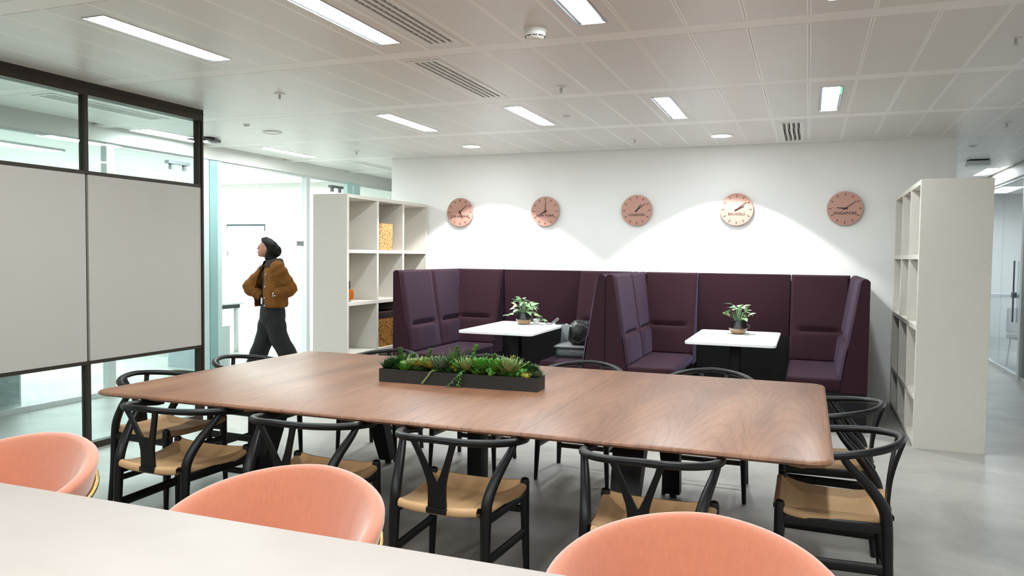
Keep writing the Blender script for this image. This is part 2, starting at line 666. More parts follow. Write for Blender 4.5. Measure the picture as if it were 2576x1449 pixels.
def holed_panel(hx, hy0, hy1):
    mb = MB()
    w, l = PX / 2 - 0.0006, 0.672
    for a, b in (((-w, -l), (w, hy0)), ((-w, hy1), (w, l)), ((-w, hy0), (-hx, hy1)), ((hx, hy0), (w, hy1))):
        mb.box((a[0], a[1], 0), (b[0], b[1], 0.02))
    return mb.mesh('ceiling_panel_opening', M_panel)


ROWS = [yc + 0.75 for yc in band_y if 0 < yc + 0.75 < 16]    # panel row centres
LIGHT_K = {0: 'a', 4: 'b', 8: 'c', 12: 'd', 20: 'e'}
light_cells = {}
for row in (3.6, 6.6):
    for k in (0, 4, 8, 12):
        light_cells[(row, k)] = 1
for row in (8.1,):
    light_cells[(row, 20)] = 1
light_cells[(12.6, -7)] = 1
light_cells[(6.6, 21)] = 1
vent_cells = {(3.6, 7): (3.2, 4.18), (5.1, 8): (4.49, 5.7), (8.1, 1): (7.57, 8.76), (9.6, 19): (9.15, 10.26), (5.1, 19): (4.49, 5.7)}
vent_hole = {}


def cell(y, k):
    for (r, kk) in list(light_cells) + list(vent_cells):
        if kk == k and abs(r - y) < 0.3:
            return (r, kk)
    return None


LH = (0.078, -0.50, 0.47)     # half-width and y-range of a light opening, relative to the row centre
pl = holed_panel(*LH)
for y in ROWS:
    for k in range(-7, 22):
        x = PX0 - k * PX
        if x < -6.62 or x > 2.4:
            continue
        if y > 8.95 and -5.0 < x < 1.3:
            continue
        if y < 2.0 and x > -3:
            pass
        c = cell(y, k)
        if c in light_cells:
            link('ceiling_panel', pl, ceil, (x, y, H))
        elif c in vent_cells:
            a, b = vent_cells[c]
            if c not in vent_hole:
                vent_hole[c] = holed_panel(0.112, a - y, min(b - y, 0.66))
            link('ceiling_panel', vent_hole[c], ceil, (x, y, H))
        else:
            link('ceiling_panel', pm, ceil, (x, y, H))

# clock wall: the front of a service core
struct('wall_back', MB().box((-5.1, WY, 0), (1.37, WY + 2.4, H + 0.06)), M_clockwall, 'white wall behind the booths carrying five round clocks')
# left office
struct('wall_left', MB().box((-11.4, -7, 0), (-11.2, 16, H + 0.06)), M_white, 'white far side wall of the bright office behind glass')
struct('wall_office', MB().box((-11.2, 12.0, 0), (-6.80, 12.15, H + 0.06)), M_white, 'white end wall of the bright office behind glass')
struct('wall_end', MB().box((-13, 17.5, 0), (9, 17.7, H + 0.06)), M_white, 'white wall closing the far end of both corridors')
struct('wall_right', MB().box((6.2, 6, 0), (6.4, 17.5, H + 0.06)), M_white, 'pale far wall of the office behind the right hand glass')
struct('wall_rear', MB().box((-13, -7, 0), (9, -6.8, H + 0.06)), M_white, 'white wall behind the photographer')
# bulkheads over the two glass walls
struct('trim_1', MB().box((-6.82, 0, 2.60), (-6.68, 17.5, H + 0.03)), M_white, 'white bulkhead above the left office glass')
struct('trim_2', MB().box((2.48, 8.6, 2.58), (2.62, 17.5, H + 0.03)), M_white, 'white bulkhead above the right corridor glass')


def glass_run(name, x, ys, z1, m, mf, label, fins=()):
    """a glazed wall along Y: panes, slim bottom and top rails, posts"""
    root = bpy.data.objects.new(name, None)
    COL.objects.link(root)
    tag(root, label, None, None, 'structure')
    y0, y1 = ys[0], ys[-1]
    MB().box((x - 0.025, y0, 0), (x + 0.025, y1, 0.05)).build('bottom_rail', mf, root)
    MB().box((x - 0.02, y0, z1 - 0.03), (x + 0.02, y1, z1)).build('top_rail', mf, root)
    for a, b in zip(ys[:-1], ys[1:]):
        MB().box((x - 0.006, a + 0.004, 0.05), (x + 0.006, b - 0.004, z1 - 0.03)).build('glass_pane', m, root)
    for y, w, mm in fins:
        MB().box((x - 0.04, y - w / 2, 0), (x + 0.04, y + w / 2, z1)).build('post', mm, root)
    return root


glass_run('window_1', -6.75, [2.4, 3.6, 4.8, 6.0, 7.2, 8.3, 9.36, 10.5, 11.7, 13], 2.60, M_glassL, M_frame,
          'clear glass wall with white posts along the left office',
          ((7.34, 0.12, M_teal2), (7.48, 0.13, M_teal), (7.58, 0.07, M_teal2), (9.37, 0.08, M_frame), (6.0, 0.09, M_frame), (10.45, 0.14, M_teal2), (10.66, 0.16, M_teal2)))
glass_run('window_2', 2.53, [8.6, 9.9, 11.4, 12.6, 13.8, 15.2], 2.58, M_glassR, M_frame, 'clear glass wall with white posts beside the right corridor',
          ((11.35, 0.10, M_frame), (14.6, 0.06, M_frame)))

# glazed whiteboard partition on the left (bronze frame)
part = bpy.data.objects.new('window_3', None)
COL.objects.link(part)
tag(part, 'dark bronze framed glass partition carrying large warm grey writing boards', None, None, 'structure')
XP = -5.05
PY = [0.77, 1.94, 3.11, 4.28, 5.45]
MB().box((XP - 0.05, PY[0], 2.645), (XP + 0.05, PY[-1], H)).box((XP - 0.056, PY[0], 2.70), (XP + 0.056, PY[-1], 2.705)).build('top_rail', M_bronze, part)
MB().box((XP - 0.03, PY[0], 0), (XP + 0.03, PY[-1], 0.05)).build('bottom_rail', M_bronze, part)
MB().box((XP - 0.028, PY[0], 2.065), (XP + 0.034, PY[-1], 2.09)).build('rail', M_bronze, part)
MB().box((XP - 0.028, PY[0], 0.645), (XP + 0.034, PY[-1], 0.668)).build('rail', M_bronze, part)
for i, y in enumerate(PY):
    w = 0.035 if i == 4 else 0.016
    MB().box((XP - 0.03, y - w, 0.05), (XP + 0.03, y + w if i < 4 else y, 0.645)).build('mullion', M_bronze, part)
    MB().box((XP - 0.03, y - w, 2.09), (XP + 0.03, y + w if i < 4 else y, 2.645)).build('mullion', M_bronze, part)
    MB().box((XP - 0.03, y - 0.008, 0.668), (XP + 0.008, y + 0.008 if i < 4 else y, 2.065)).build('mullion', M_bronze, part)
MB().box((XP - 0.03, PY[-1] - 0.012, 0.05), (XP + 0.045, PY[-1] + 0.006, 2.645)).build('end_post', M_bronze, part)
for a, b in zip(PY[:-1], PY[1:]):
    MB().box((XP - 0.005, a + 0.016, 0.05), (XP + 0.005, b - 0.016, 0.645)).build('glass_pane', M_glass, part)
    MB().box((XP - 0.005, a + 0.016, 2.09), (XP + 0.005, b - 0.016, 2.645)).build('glass_pane', M_glass, part)
    MB().rbox((XP - 0.02, a + 0.010, 0.669), (XP + 0.03, b - 0.013, 2.064), 0.003, 1).build('writing_board', M_board, part)

# ------------------------------------------------------------------ ceiling fittings
def light_meshes():
    a = MB()
    hx, y0, y1 = LH
    a.box((-hx, y0, 0.024), (hx, y1, 0.028))
    for s in (-1, 1):
        a.box((s * hx - 0.003, y0, -0.003), (s * hx + 0.003, y1, 0.026))
    for y in (y0, y1):
        a.box((-hx, y - 0.003, -0.003), (hx, y + 0.003, 0.026))
    return a.mesh('housing', M_alu)


lm_h = light_meshes()
lm_d = MB()
hx, y0, y1 = LH
npt = 5
pts = []
for cx_, cy_, a0 in ((0.040, y1 - 0.03, 0), (-0.040, y1 - 0.03, 90), (-0.040, y0 + 0.03, 180), (0.040, y0 + 0.03, 270)):
    for i in range(npt):
        a_ = rad(a0 + 90 * i / (npt - 1))
        pts.append((cx_ + 0.013 * cos(a_), cy_ + 0.013 * sin(a_)))
lm_d.add([(p[0], p[1], -0.001) for p in pts], [tuple(range(len(pts)))[::-1]])
lm_d = lm_d.mesh('diffuser', M_diff, smooth=False)
for p in lm_d.polygons:
    if p.normal.z > 0:
        p.flip()
lm_s = MB().box((-0.0745, y0 + 0.004, 0.004), (-0.058, y1 - 0.004, 0.02)).box((0.058, y0 + 0.004, 0.004), (0.0745, y1 - 0.004, 0.02)).mesh('reflector', M_refl)
lcount = 0
names_l = {(3.6, 12): 'long bright ceiling light nearest the dark partition at upper left', (3.6, 8): 'bright ceiling light cut by the top frame edge beside the large vent',
           (3.6, 4): 'bright ceiling light at the top edge right of the smoke detector', (3.6, 0): 'ceiling light above the right end of the walnut table',
           (6.6, 12): 'leftmost of the four lit ceiling strips in the far row', (6.6, 8): 'second lit strip from left in the far ceiling row',
           (6.6, 4): 'third lit strip from left in the far ceiling row', (6.6, 0): 'lit ceiling strip with a small green indicator on its side',
           (8.1, 20): 'slim lit ceiling strip over the left corridor above the walking woman', (12.6, -7): 'lit ceiling strip far down the right corridor above the bookcase',
           (6.6, 21): 'lit corridor ceiling strip seen through the dark framed glass partition'}
for (row, k) in light_cells:
    if (row, k) == (3.6, 0):
        pass
    r = thing('ceiling_light', names_l[(row, k)], 'light', (PX0 - k * PX, row, H), 0, 'linear ceiling lights')
    link('housing', lm_h, r)
    link('reflector', lm_s, r)
    link('diffuser', lm_d, r)
    if (row, k) == (6.6, 0):
        MB().box((0.062, -0.42, -0.004), (0.076, -0.22, 0.018)).build('indicator', M_green, r)

# lights of the bright office, seen through glass
for i, (x, y) in enumerate(((-7.92, 6.7), (-9.02, 6.75))):
    r = thing('office_light', ('lit ceiling strip in the office behind the partition, right one', 'lit ceiling strip in the office behind the partition, left one')[i], 'light', (x, y, H + 0.02), 0, 'office ceiling lights')
    MB().box((-0.09, -0.55, 0), (0.09, 0.55, 0.04)).build('housing', M_alu, r)
    MB().box((-0.07, -0.52, -0.004), (0.07, 0.52, 0.0)).build('diffuser', M_diff, r)


def vent(c, label):
    a, b = vent_cells[c]
    x = PX0 - c[1] * PX
    L = b - a
    r = thing('ceiling_vent', label, 'vent', (x, (a + b) / 2, H), 0, 'slot ceiling vents')
    fr = MB()
    xs = [-0.112, -0.066, -0.050, -0.028, -0.012, 0.012, 0.028, 0.050, 0.066, 0.112]
    xs = [-0.112] + [v for c0 in (-0.063, -0.021, 0.021, 0.063) for v in (c0 - 0.0115, c0 + 0.0115)] + [0.112]
    hl = L / 2
    for i in range(0, 10, 2):
        fr.box((xs[i], -hl + 0.03, -0.004), (xs[i + 1], hl - 0.03, 0.010))
    for s in (-1, 1):
        y_a, y_b = sorted((s * hl, s * (hl - 0.03)))
        fr.box((-0.112, y_a, -0.004), (0.112, y_b, 0.010))
    fr.build('frame', M_plastic, r)
    MB().box((-0.112, -hl, 0.012), (0.112, hl, 0.02)).build('backing', M_slot, r)
    for j, c0 in enumerate((-0.063, -0.021, 0.021, 0.063)):
        d = MB()
        n = int(L / 0.055)
        for q in range(n):
            yq = -hl + 0.04 + q * (L - 0.08) / (n - 1)
            off = -0.004 if (q * 3 // n) % 2 == 0 else 0.004
            d.box((c0 + off - 0.007, yq - 0.008, 0.001), (c0 + off + 0.007, yq + 0.007, 0.0118))
        tag(d.build('deflector', M_board, r), kind='stuff')
    return r


vent((3.6, 7), 'long slotted ceiling vent cut by the top edge of the photo')
vent((5.1, 8), 'long slotted ceiling vent above the planter, nearer the middle')
vent((8.1, 1), 'small looking slotted vent near the clock wall on the right')
vent((9.6, 19), 'slotted vent far over the left corridor behind the bookcase')
vent((5.1, 19), 'slotted corridor vent seen through the dark framed glass partition')


def sprinkler(x, y, label):
    r = thing('sprinkler', label, 'sprinkler', (x, y, H), 0, 'ceiling sprinklers')
    MB().lathe([(0.042, 0.0), (0.040, -0.006), (0.018, -0.010)], n=20).build('rose', M_plastic, r)
    MB().cyl((0, 0, -0.040), 0.0045, 0.032, 10).box((-0.010, -0.0015, -0.042), (-0.0075, 0.0015, -0.008)).box((0.0075, -0.0015, -0.042), (0.010, 0.0015, -0.008)).build('stem', M_alu, r)
    MB().cyl((0, 0, -0.049), 0.013, 0.002, 12).build('deflector', M_alu, r)


sprinkler(-3.89, 5.06, 'sprinkler head on the left, above the walking woman')
sprinkler(-1.73, 5.50, 'sprinkler head right of the second long vent')
sprinkler(-1.74, 8.13, 'sprinkler head above the middle clock')
sprinkler(-5.14, 8.15, 'sprinkler head over the left white bookcase')
sprinkler(1.04, 5.05, 'large looking sprinkler head at the upper right corner')
sprinkler(1.63, 8.13, 'sprinkler head over the right corridor entrance')


def disc(x, y, rr, label, name='ceiling_disc', cat='cover', m=M_plastic):
    r = tag(MB().lathe([(rr, 0.0), (rr, -0.005), (rr * 0.86, -0.012), (rr * 0.8, -0.006)], n=28).build(name, m), label, cat)
    r.location = (x, y, H)
    return r


disc(-5.15, 6.19, 0.03, 'tiny round ceiling cover left of the round speaker')
disc(-2.04, 6.65, 0.035, 'tiny round ceiling cover between two lit strips')
disc(1.63, 9.69, 0.04, 'tiny round ceiling cover over the right corridor')
disc(-5.20, 6.64, 0.10, 'round white flush ceiling speaker left of the far lit strips', 'ceiling_speaker', 'speaker')
for i, (x, y) in enumerate(SPOTS):
    r = thing('downlight', ('round lit downlight above the left booth', 'round lit downlight above the right booth')[i], 'light', (x, y, H), 0, 'round downlights')
    MB().lathe([(0.115, 0), (0.115, -0.006), (0.100, -0.009), (0.095, -0.002), (0.096, 0.0)], n=32, cap=False).build('rim', M_plastic, r)
    MB().cyl((0, 0, -0.006), 0.097, 0.004, 32).build('diffuser', M_disc, r)
# smoke detector
r = thing('smoke_detector', 'round white smoke detector on the ceiling', 'detector', (-1.43, 4.06, H))
MB().lathe([(0.062, 0), (0.062, -0.016), (0.058, -0.020)], n=28).build('base', M_plastic, r)
MB().lathe([(0.054, -0.0195), (0.058, -0.03), (0.055, -0.044), (0.042, -0.056), (0.030, -0.060)], n=28).build('body', M_plastic, r)
sl = MB()
for k in range(10):
    a_ = 2 * PI * k / 10
    sl.box((0.052, -0.012, -0.0475), (0.0545, 0.012, -0.0425), T=Matrix.Rotation(a_, 4, 'Z'))
sl.build('slot', M_slot, r)
# dark bracket by the partition head, box over the right corridor
r = thing('camera_bracket', 'small dark camera bracket under the ceiling beyond the partition', 'bracket', (-6.12, 6.75, H))
MB().lathe([(0.06, 0), (0.06, -0.018), (0.02, -0.03)], n=18).build('plate', M_blackmetal, r)
MB().tube([(0, 0, -0.02), (-0.1, -0.06, -0.03), (-0.2, -0.1, -0.02)], 0.012).build('arm', M_blackmetal, r)
MB().rbox((-0.05, 0.03, -0.045), (0.05, 0.14, -0.01), 0.01).build('head', M_gplastic, r)
r = thing('ceiling_box', 'flat grey box fixed under the right corridor ceiling', 'box', (1.93, 11.1, H))
MB().rbox((-0.12, -0.12, -0.075), (0.12, 0.12, -0.012), 0.012).build('body', M_plastic, r)
MB().box((-0.105, -0.105, -0.012), (0.105, 0.105, 0)).build('base', M_slot, r)

# ------------------------------------------------------------------ clocks
def clock(x, z, city, hr, mn, label, size):
    r = thing('wall_clock', label, 'clock', (x, WY, z), 0, 'copper city clocks')
    R = 0.178
    MB().lathe([(0.03, 0.0), (0.03, 0.03)], n=20, T=Matrix.Rotation(PI / 2, 4, 'X')).build('mount', M_clockmark, r)
    fc = MB().lathe([(R - 0.002, 0.028), (R, 0.030), (R, 0.040), (R - 0.002, 0.042)], n=56, T=Matrix.Rotation(PI / 2, 4, 'X'))
    fc.build('dial', M_clock, r)
    for k in range(12):
        a = 2 * PI * k / 12
        T = Matrix.Rotation(a, 4, 'Y')
        MB().box((-0.0035, -0.0445, 0.132), (0.0035, -0.0415, 0.160), T=T).build('hour_mark', M_clockmark, r)
    for a, l, w, nm, yy in ((hr, 0.085, 0.0075, 'hour_hand', -0.047), (mn, 0.128, 0.0045, 'minute_hand', -0.050)):
        T = Matrix.Rotation(rad(a), 4, 'Y')
        MB().prism([(-w * 0.8, -0.025), (w * 0.8, -0.025), (w, 0.0), (w * 0.5, l), (-w * 0.5, l), (-w, 0)], yy, yy - 0.002, 'y', T=T).build(nm, M_clockmark, r)
    MB().lathe([(0.009, 0.042), (0.009, 0.054), (0.004, 0.055)], n=16, T=Matrix.Rotation(PI / 2, 4, 'X')).build('hub', M_clockmark, r)
    text_part('city_name', city, size, M_clockmark, r, (0, -0.0425, -0.052), (PI / 2, 0, 0), spacing=1.08)


clock(-4.10, 2.03, 'LOS ANGELES', 155, 46, 'copper wall clock lettered LOS ANGELES', 0.036)
clock(-2.975, 2.03, 'NEW YORK', 240, 3, 'copper wall clock lettered NEW YORK', 0.040)
clock(-1.865, 2.03, 'LONDON', 36, 52, 'copper wall clock lettered LONDON', 0.040)
clock(-0.755, 2.03, 'BRUSSELS', 66, 52, 'copper wall clock lettered BRUSSELS', 0.040)
clock(0.345, 2.03, 'SINGAPORE', 275, 54, 'copper wall clock lettered SINGAPORE', 0.040)

# ------------------------------------------------------------------ bookcases
def bookcase(x_open, x_back, y0, y1, label):
    """openings face x_open; 3 bays, 4 rows"""
    z1 = 2.13
    x0, x1 = sorted((x_open, x_back))
    r = thing('bookcase', label, 'bookcase', ((x0 + x1) / 2, (y0 + y1) / 2, 0), 0, 'white open bookcases')
    ox, oy = (x0 + x1) / 2, (y0 + y1) / 2
    t = 0.038
    def part_box(nm, a, b):
        MB().rbox((a[0] - ox, a[1] - oy, a[2]), (b[0] - ox, b[1] - oy, b[2]), 0.0015, 1).build(nm, M_shelf, r)
    part_box('end_panel', (x0, y0, 0), (x1, y0 + t, z1))
    part_box('end_panel', (x0, y1 - t, 0), (x1, y1, z1))
    part_box('top_board', (x0, y0 + t, z1 - t), (x1, y1 - t, z1))
    bx = (x_back, x_back + 0.012) if x_back < x_open else (x_back - 0.012, x_back)
    part_box('back_panel', (bx[0], y0 + t, 0.0), (bx[1], y1 - t, z1 - t))
    ix0, ix1 = (x0 + 0.012, x1) if x_back < x_open else (x0, x1 - 0.012)
    fz = x_open - 0.002 if x_back < x_open else x_open + 0.002
    for z in (0.06, 0.42, 0.975, 1.54):
        part_box('shelf', (ix0, y0 + t, z - t), (ix1, y1 - t, z))
    dy = (y1 - y0 - 2 * t) / 3
    for i in (1, 2):
        y = y0 + t + dy * i
        zs = [0.06, 0.42, 0.975, 1.54, z1]
        for a, b in zip(zs[:-1], zs[1:]):
            part_box('divider', (ix0, y - t / 2, a), (ix1, y + t / 2, b - t))
    return r


bookcase(-4.56, -4.99, 7.05, 8.90, 'white open bookcase left of the booths holding baskets and a bottle')
bookcase(0.81, 1.31, 6.85, 8.74, 'empty white open bookcase right of the booths')

# on the left bookcase
def basket(loc, w, d, h, m, label, lining=None):
    r = thing('basket', label, 'basket', loc)
    mb = MB()
    rings = []
    rnd = random.Random(4)
    nz = 14
    for i in range(nz + 1):
        t = i / nz
        s = 0.95 + 0.05 * t + (0.012 if i % 2 else 0)
        ring = []
        for k in range(28):
            a = 2 * PI * k / 28
            ca, sa = cos(a), sin(a)
            e = 0.35
            px = w / 2 * s * math.copysign(abs(ca) ** e, ca)
            py = d / 2 * s * math.copysign(abs(sa) ** e, sa)
            ring.append((px + rnd.uniform(-.002, .002), py + rnd.uniform(-.002, .002), h * t + (rnd.uniform(-.004, .004) if 0 < i < nz else 0)))
        rings.append(ring)
    for i in range(4, -1, -1):
        t = 1 - 0.10 * (5 - i)
        rings.append([(p[0] * 0.88, p[1] * 0.88, h * t) for p in rings[nz]])
    mb.loft(rings)
    mb.build('weave', m, r)
    if lining:
        rings = []
        for s, z in ((1.02, h * 0.83), (1.05, h * 0.9), (1.04, h * 1.0), (0.9, h * 1.03), (0.84, h * 0.9)):
            rings.append([(w / 2 * s * math.copysign(abs(cos(a)) ** .35, cos(a)), d / 2 * s * math.copysign(abs(sin(a)) ** .35, sin(a)), z) for a in [2 * PI * k / 28 for k in range(28)]])
        MB().loft(rings).build('lining', lining, r)
    return r


basket((-4.74, 7.99, 1.54), 0.24, 0.34, 0.31, M_basket, 'pale woven seagrass basket on the top shelf of the left bookcase')
basket((-4.73, 8.00, 0.42), 0.28, 0.44, 0.40, M_basket2, 'brown rattan basket with dark cloth rim low in the left bookcase', M_cloth)
r = thing('bottle', 'square amber glass bottle with dark neck on left bookcase', 'bottle', (-4.66, 7.235, 0.975))
MB().rbox((-0.04, -0.045, 0.015), (0.04, 0.045, 0.135), 0.008).build('body', M_amber, r)
MB().cyl((0, 0, 0.135), 0.014, 0.012, 14).cyl((0, 0, 0.147), 0.019, 0.075, 14).build('neck', M_cloth, r)
MB().lathe([(0.03, 0), (0.012, 0.006), (0.012, 0.016)], n=14).build('foot', M_alu, r)


# ------------------------------------------------------------------ booths
BW, BF, BB = 2.31, 7.27, 8.90


def pad(P00, P10, P01, P11, nrm, crease=None, puff=0.02, nu=20, nv=44, bulge=0.018):
    """upholstered pad over a quad (u across, v up), offset along nrm with rounded borders and an optional tuck"""
    P00, P10, P01, P11, nrm = map(Vector, (P00, P10, P01, P11, nrm))
    back = MB()

    def fn(u, v):
        p = P00.lerp(P10, u).lerp(P01.lerp(P11, u), v)
        eu = min(u, 1 - u) * (P10 - P00).length
        ev = min(v, 1 - v) * (P01 - P00).length
        e = min(1, min(eu, ev) / 0.035)
        off = puff * math.sqrt(max(0, 1 - (1 - e) ** 2))
        if crease:
            zc = (v - crease) * (P01 - P00).length
            win = min(1, max(0, (min(u, 1 - u) - 0.10) / 0.12))
            win = win * win * (3 - 2 * win)
            off -= win * 0.034 * math.exp(-(zc / (0.016 if zc < 0 else 0.030)) ** 2)
            if zc < 0:
                off += bulge * 1.4 * (1 - math.exp(zc / 0.02)) * (0.35 + 0.65 * win) * max(0.25, 1 + zc / 0.5)
        return tuple(p + nrm * off)
    back.grid(fn, nu, nv)
    return back


def booth(cx, label):
    r = thing('booth_sofa', label, 'sofa', (cx, (BF + BB) / 2, 0), 0, 'aubergine booth sofas')
    w = BW / 2
    y0, y1 = BF - (BF + BB) / 2, BB - (BF + BB) / 2
    T = 1.325
    for s in (-1, 1):
        def X(v):
            return s * (w - v)
        # side wall (wedge, outer face vertical)
        o = MB()
        prof = [(X(0.0), 0.335), (X(0.0), T - 0.02), (X(0.02), T), (X(0.055), T), (X(0.072), T - 0.02), (X(0.215), 0.335)]
        if s > 0:
            prof = prof[::-1]
        o.prism(prof, y0, y1, 'y')
        o.build('side_panel', M_plum, r)
        # two back pads on the inner face
        ym = (y0 + (y1 - 0.14)) / 2
        for a, b in ((y0 + 0.006, ym - 0.001), (ym + 0.001, y1 - 0.16)):
            P00, P10 = (X(0.205), a, 0.44), (X(0.205), b, 0.44)
            P01, P11 = (X(0.066), a, T - 0.004), (X(0.066), b, T - 0.004)
            pad(P00, P10, P01, P11, (-s * 0.985, 0, 0.16), 0.335, 0.022).build('back_pad', M_plum, r)
        # wing pad against the wall above the bench end
        xa, xb = X(0.09), X(0.665)
        xa2 = X(0.20)
        P00, P10 = (xa, y1 - 0.40, 0.44), (xb, y1 - 0.40, 0.44)
        P01, P11 = (xa, y1 - 0.13, T), (xb, y1 - 0.13, T)
        pad(P00, P10, P01, P11, (0, -0.96, 0.27), 0.345, 0.025).build('wing_pad', M_plum, r)
        wp = MB().prism([(y1, 0.335), (y1, T), (y1 - 0.128, T), (y1 - 0.395, 0.44), (y1 - 0.40, 0.335)], min(xa, xb), max(xa, xb), 'x')
        wp.build('wing_panel', M_plum, r)
        # bench seat
        sa, sb = sorted((X(0.20), X(0.665)))
        MB().rbox((sa, y0 + 0.005, 0.335), (sb, y1 - 0.38, 0.455), 0.03, 3).build('seat', M_plum, r)
        ba, bb = sorted((X(0.0), X(0.66)))
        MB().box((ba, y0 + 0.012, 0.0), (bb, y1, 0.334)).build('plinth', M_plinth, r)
    MB().rbox((-w + 0.672, y1 - 0.10, 0.0), (w - 0.672, y1, T), 0.012, 3).build('middle_panel', M_plum, r)
    MB().box((-w + 0.67, y1 - 0.115, 0.0), (w - 0.67, y1 - 0.101, 0.66)).build('shade_board', M_blackmetal, r)  # added black sheet in place of the shade under the table
    return r


booth(-2.975, 'left dark aubergine booth sofa with black bag on its seat')
booth(-0.655, 'right dark aubergine booth sofa with empty seats')


def booth_table(x, y, label):
    r = thing('booth_table', label, 'table', (x, y, 0), 0, 'white booth tables')
    hw, hl, rc = 0.395, 0.63, 0.045
    pts = []
    for cx_, cy_, a0 in ((hw - rc, hl - rc, 0), (-hw + rc, hl - rc, 90), (-hw + rc, -hl + rc, 180), (hw - rc, -hl + rc, 270)):
        for i in range(7):
            a_ = rad(a0 + 15 * i)
            pts.append((cx_ + rc * cos(a_), cy_ + rc * sin(a_)))
    def ring(s, z):
        return [(p[0] * (1 - s / hw), p[1] * (1 - s / hl), z) for p in pts]
    MB().loft([ring(0.004, 0.712), ring(0, 0.716), ring(0, 0.736), ring(0.004, 0.74)]).build('tabletop', M_tabletop, r)
    MB().rbox((-0.05, -0.05, 0.012), (0.05, 0.05, 0.70), 0.01).build('column', M_blackmetal, r)
    MB().box((-0.2, -0.4, 0.70), (0.2, 0.4, 0.712)).build('mounting_plate', M_blackmetal, r)
    MB().rbox((-0.28, -0.38, 0), (0.28, 0.38, 0.014), 0.005).build('base_plate', M_blackmetal, r)
    return r


booth_table(-2.885, 7.70, 'white booth table in the left booth with a trailing plant')
booth_table(-0.64, 7.74, 'white booth table in the right booth with a bushy plant')


# potted plants
def leaf_mesh(name, L, W, m, fold=0.25, droop=0.25):
    def fn(u, v):
        t = v
        wv = W * (math.sin(PI * min(1, t ** 0.72)) ** 0.8) * (1 - 0.15 * t)
        s = (u - 0.5) * 2
        return (s * wv / 2, L * t, -droop * L * t * t + fold * abs(s) * wv / 2)
    mb = MB().grid(fn, 4, 7)
    me = mb.mesh(name, m)
    return me


LEAVES = [leaf_mesh('leaf', 0.075, 0.055, M_leafv), leaf_mesh('leaf', 0.065, 0.045, M_leafc), leaf_mesh('leaf', 0.085, 0.06, M_leafv, 0.15, 0.45)]


def pot_plant(x, y, label, seed, trail):
    rnd = random.Random(seed)
    r = thing('potted_plant', label, 'plant', (x, y, 0.74), 0, 'plants on the booth tables')
    MB().lathe([(0.062, 0), (0.072, 0.01), (0.086, 0.045), (0.090, 0.060), (0.086, 0.060), (0.080, 0.045), (0.066, 0.012), (0.058, 0.004)], n=28).build('bowl', M_clear, r)
    MB().lathe([(0.055, 0.005), (0.066, 0.012), (0.079, 0.044), (0.070, 0.05), (0.02, 0.056)], n=28).build('gravel', M_gold, r)
    MB().lathe([(0.066, 0.05), (0.076, 0.058), (0.079, 0.135), (0.076, 0.139), (0.073, 0.135), (0.070, 0.115)], n=28).build('cup', M_cupglass, r)
    MB().lathe([(0.070, 0.112), (0.01, 0.118)], n=20).build('soil', M_soil, r)
    if not trail:
        pts = [(0.078 + 0.034 * sin(PI * t / 10), -0.02, 0.052 + 0.052 * t / 10) for t in range(11)]
        MB().tube(pts, 0.0065, 8).build('handle', M_clear, r)
    st = MB()
    ends = []
    n = 26
    for i in range(n):
        a = rnd.uniform(0, 2 * PI)
        q = rnd.random()
        rr = 0.03 + 0.10 * q
        hh = 0.155 + 0.115 * (1 - q ** 1.6) + rnd.uniform(-0.012, 0.012)
        ends.append((rr * cos(a), rr * sin(a), hh, a))
    if trail:
        for px_, pz_ in ((-0.15, 0.10), (-0.19, 0.085), (0.12, 0.11), (0.15, 0.06), (0.18, 0.10), (0.20, 0.04), (0.24, 0.06), (0.13, 0.03)):
            ends.append((px_, rnd.uniform(-0.04, 0.05), pz_, 0 if px_ > 0 else PI))
    for (ex, ey, ez, a) in ends:
        st.tube([(ex * 0.15, ey * 0.15, 0.11), (ex * 0.55, ey * 0.55, max(ez * 0.95, 0.142)), (ex, ey, ez)], [0.0025, 0.002, 0.0015], 5)
    st.build('stem', M_leafv, r)
    for (ex, ey, ez, a) in ends:
        o = link('leaf', rnd.choice(LEAVES), r, (ex * 0.86, ey * 0.86, ez))
        o.rotation_euler = (rnd.uniform(-0.25, 0.75), rnd.uniform(-0.5, 0.5), a - PI / 2 + rnd.uniform(-0.6, 0.6))
        s = rnd.uniform(0.8, 1.25)
        o.scale = (s, s, s)
    return r


pot_plant(-2.915, 8.02, 'trailing variegated plant in glass pot on the left booth table', 3, True)
pot_plant(-0.64, 8.02, 'bushy variegated plant in handled glass pot on the right booth table', 8, False)
# charger and cable on the left table
r = thing('phone_charger', 'white plug charger with looped grey cable on the left booth table', 'charger', (-2.79, 8.10, 0.74))
MB().rbox((-0.04, -0.03, 0.0), (0.025, 0.03, 0.06), 0.012, 3).build('plug', M_plastic, r)
pts = [(0.025, 0, 0.03), (0.07, 0.0, 0.045), (0.11, -0.01, 0.015), (0.16, -0.02, 0.008), (0.21, -0.01, 0.03), (0.245, 0.01, 0.062), (0.225, 0.03, 0.07), (0.19, 0.02, 0.04), (0.15, 0.01, 0.008), (0.10, 0.03, 0.006)]
sm = []
for i in range(len(pts) - 1):
    p0, p1, p2, p3 = [Vector(pts[max(0, min(len(pts) - 1, i + q))]) for q in (-1, 0, 1, 2)]
    for t in (0, 0.25, 0.5, 0.75):
        sm.append(tuple(0.5 * ((2 * p1) + (p2 - p0) * t + (2 * p0 - 5 * p1 + 4 * p2 - p3) * t * t + (3 * p1 - p0 - 3 * p2 + p3) * t ** 3)))
MB().tube(sm, 0.006, 8).build('cable', M_gplastic, r)
tag(MB().rbox((-2.60, 8.16, 0.74), (-2.50, 8.24, 0.757), 0.005).build('phone', M_blackmetal), 'black phone lying at the back corner of the left booth table', 'phone')

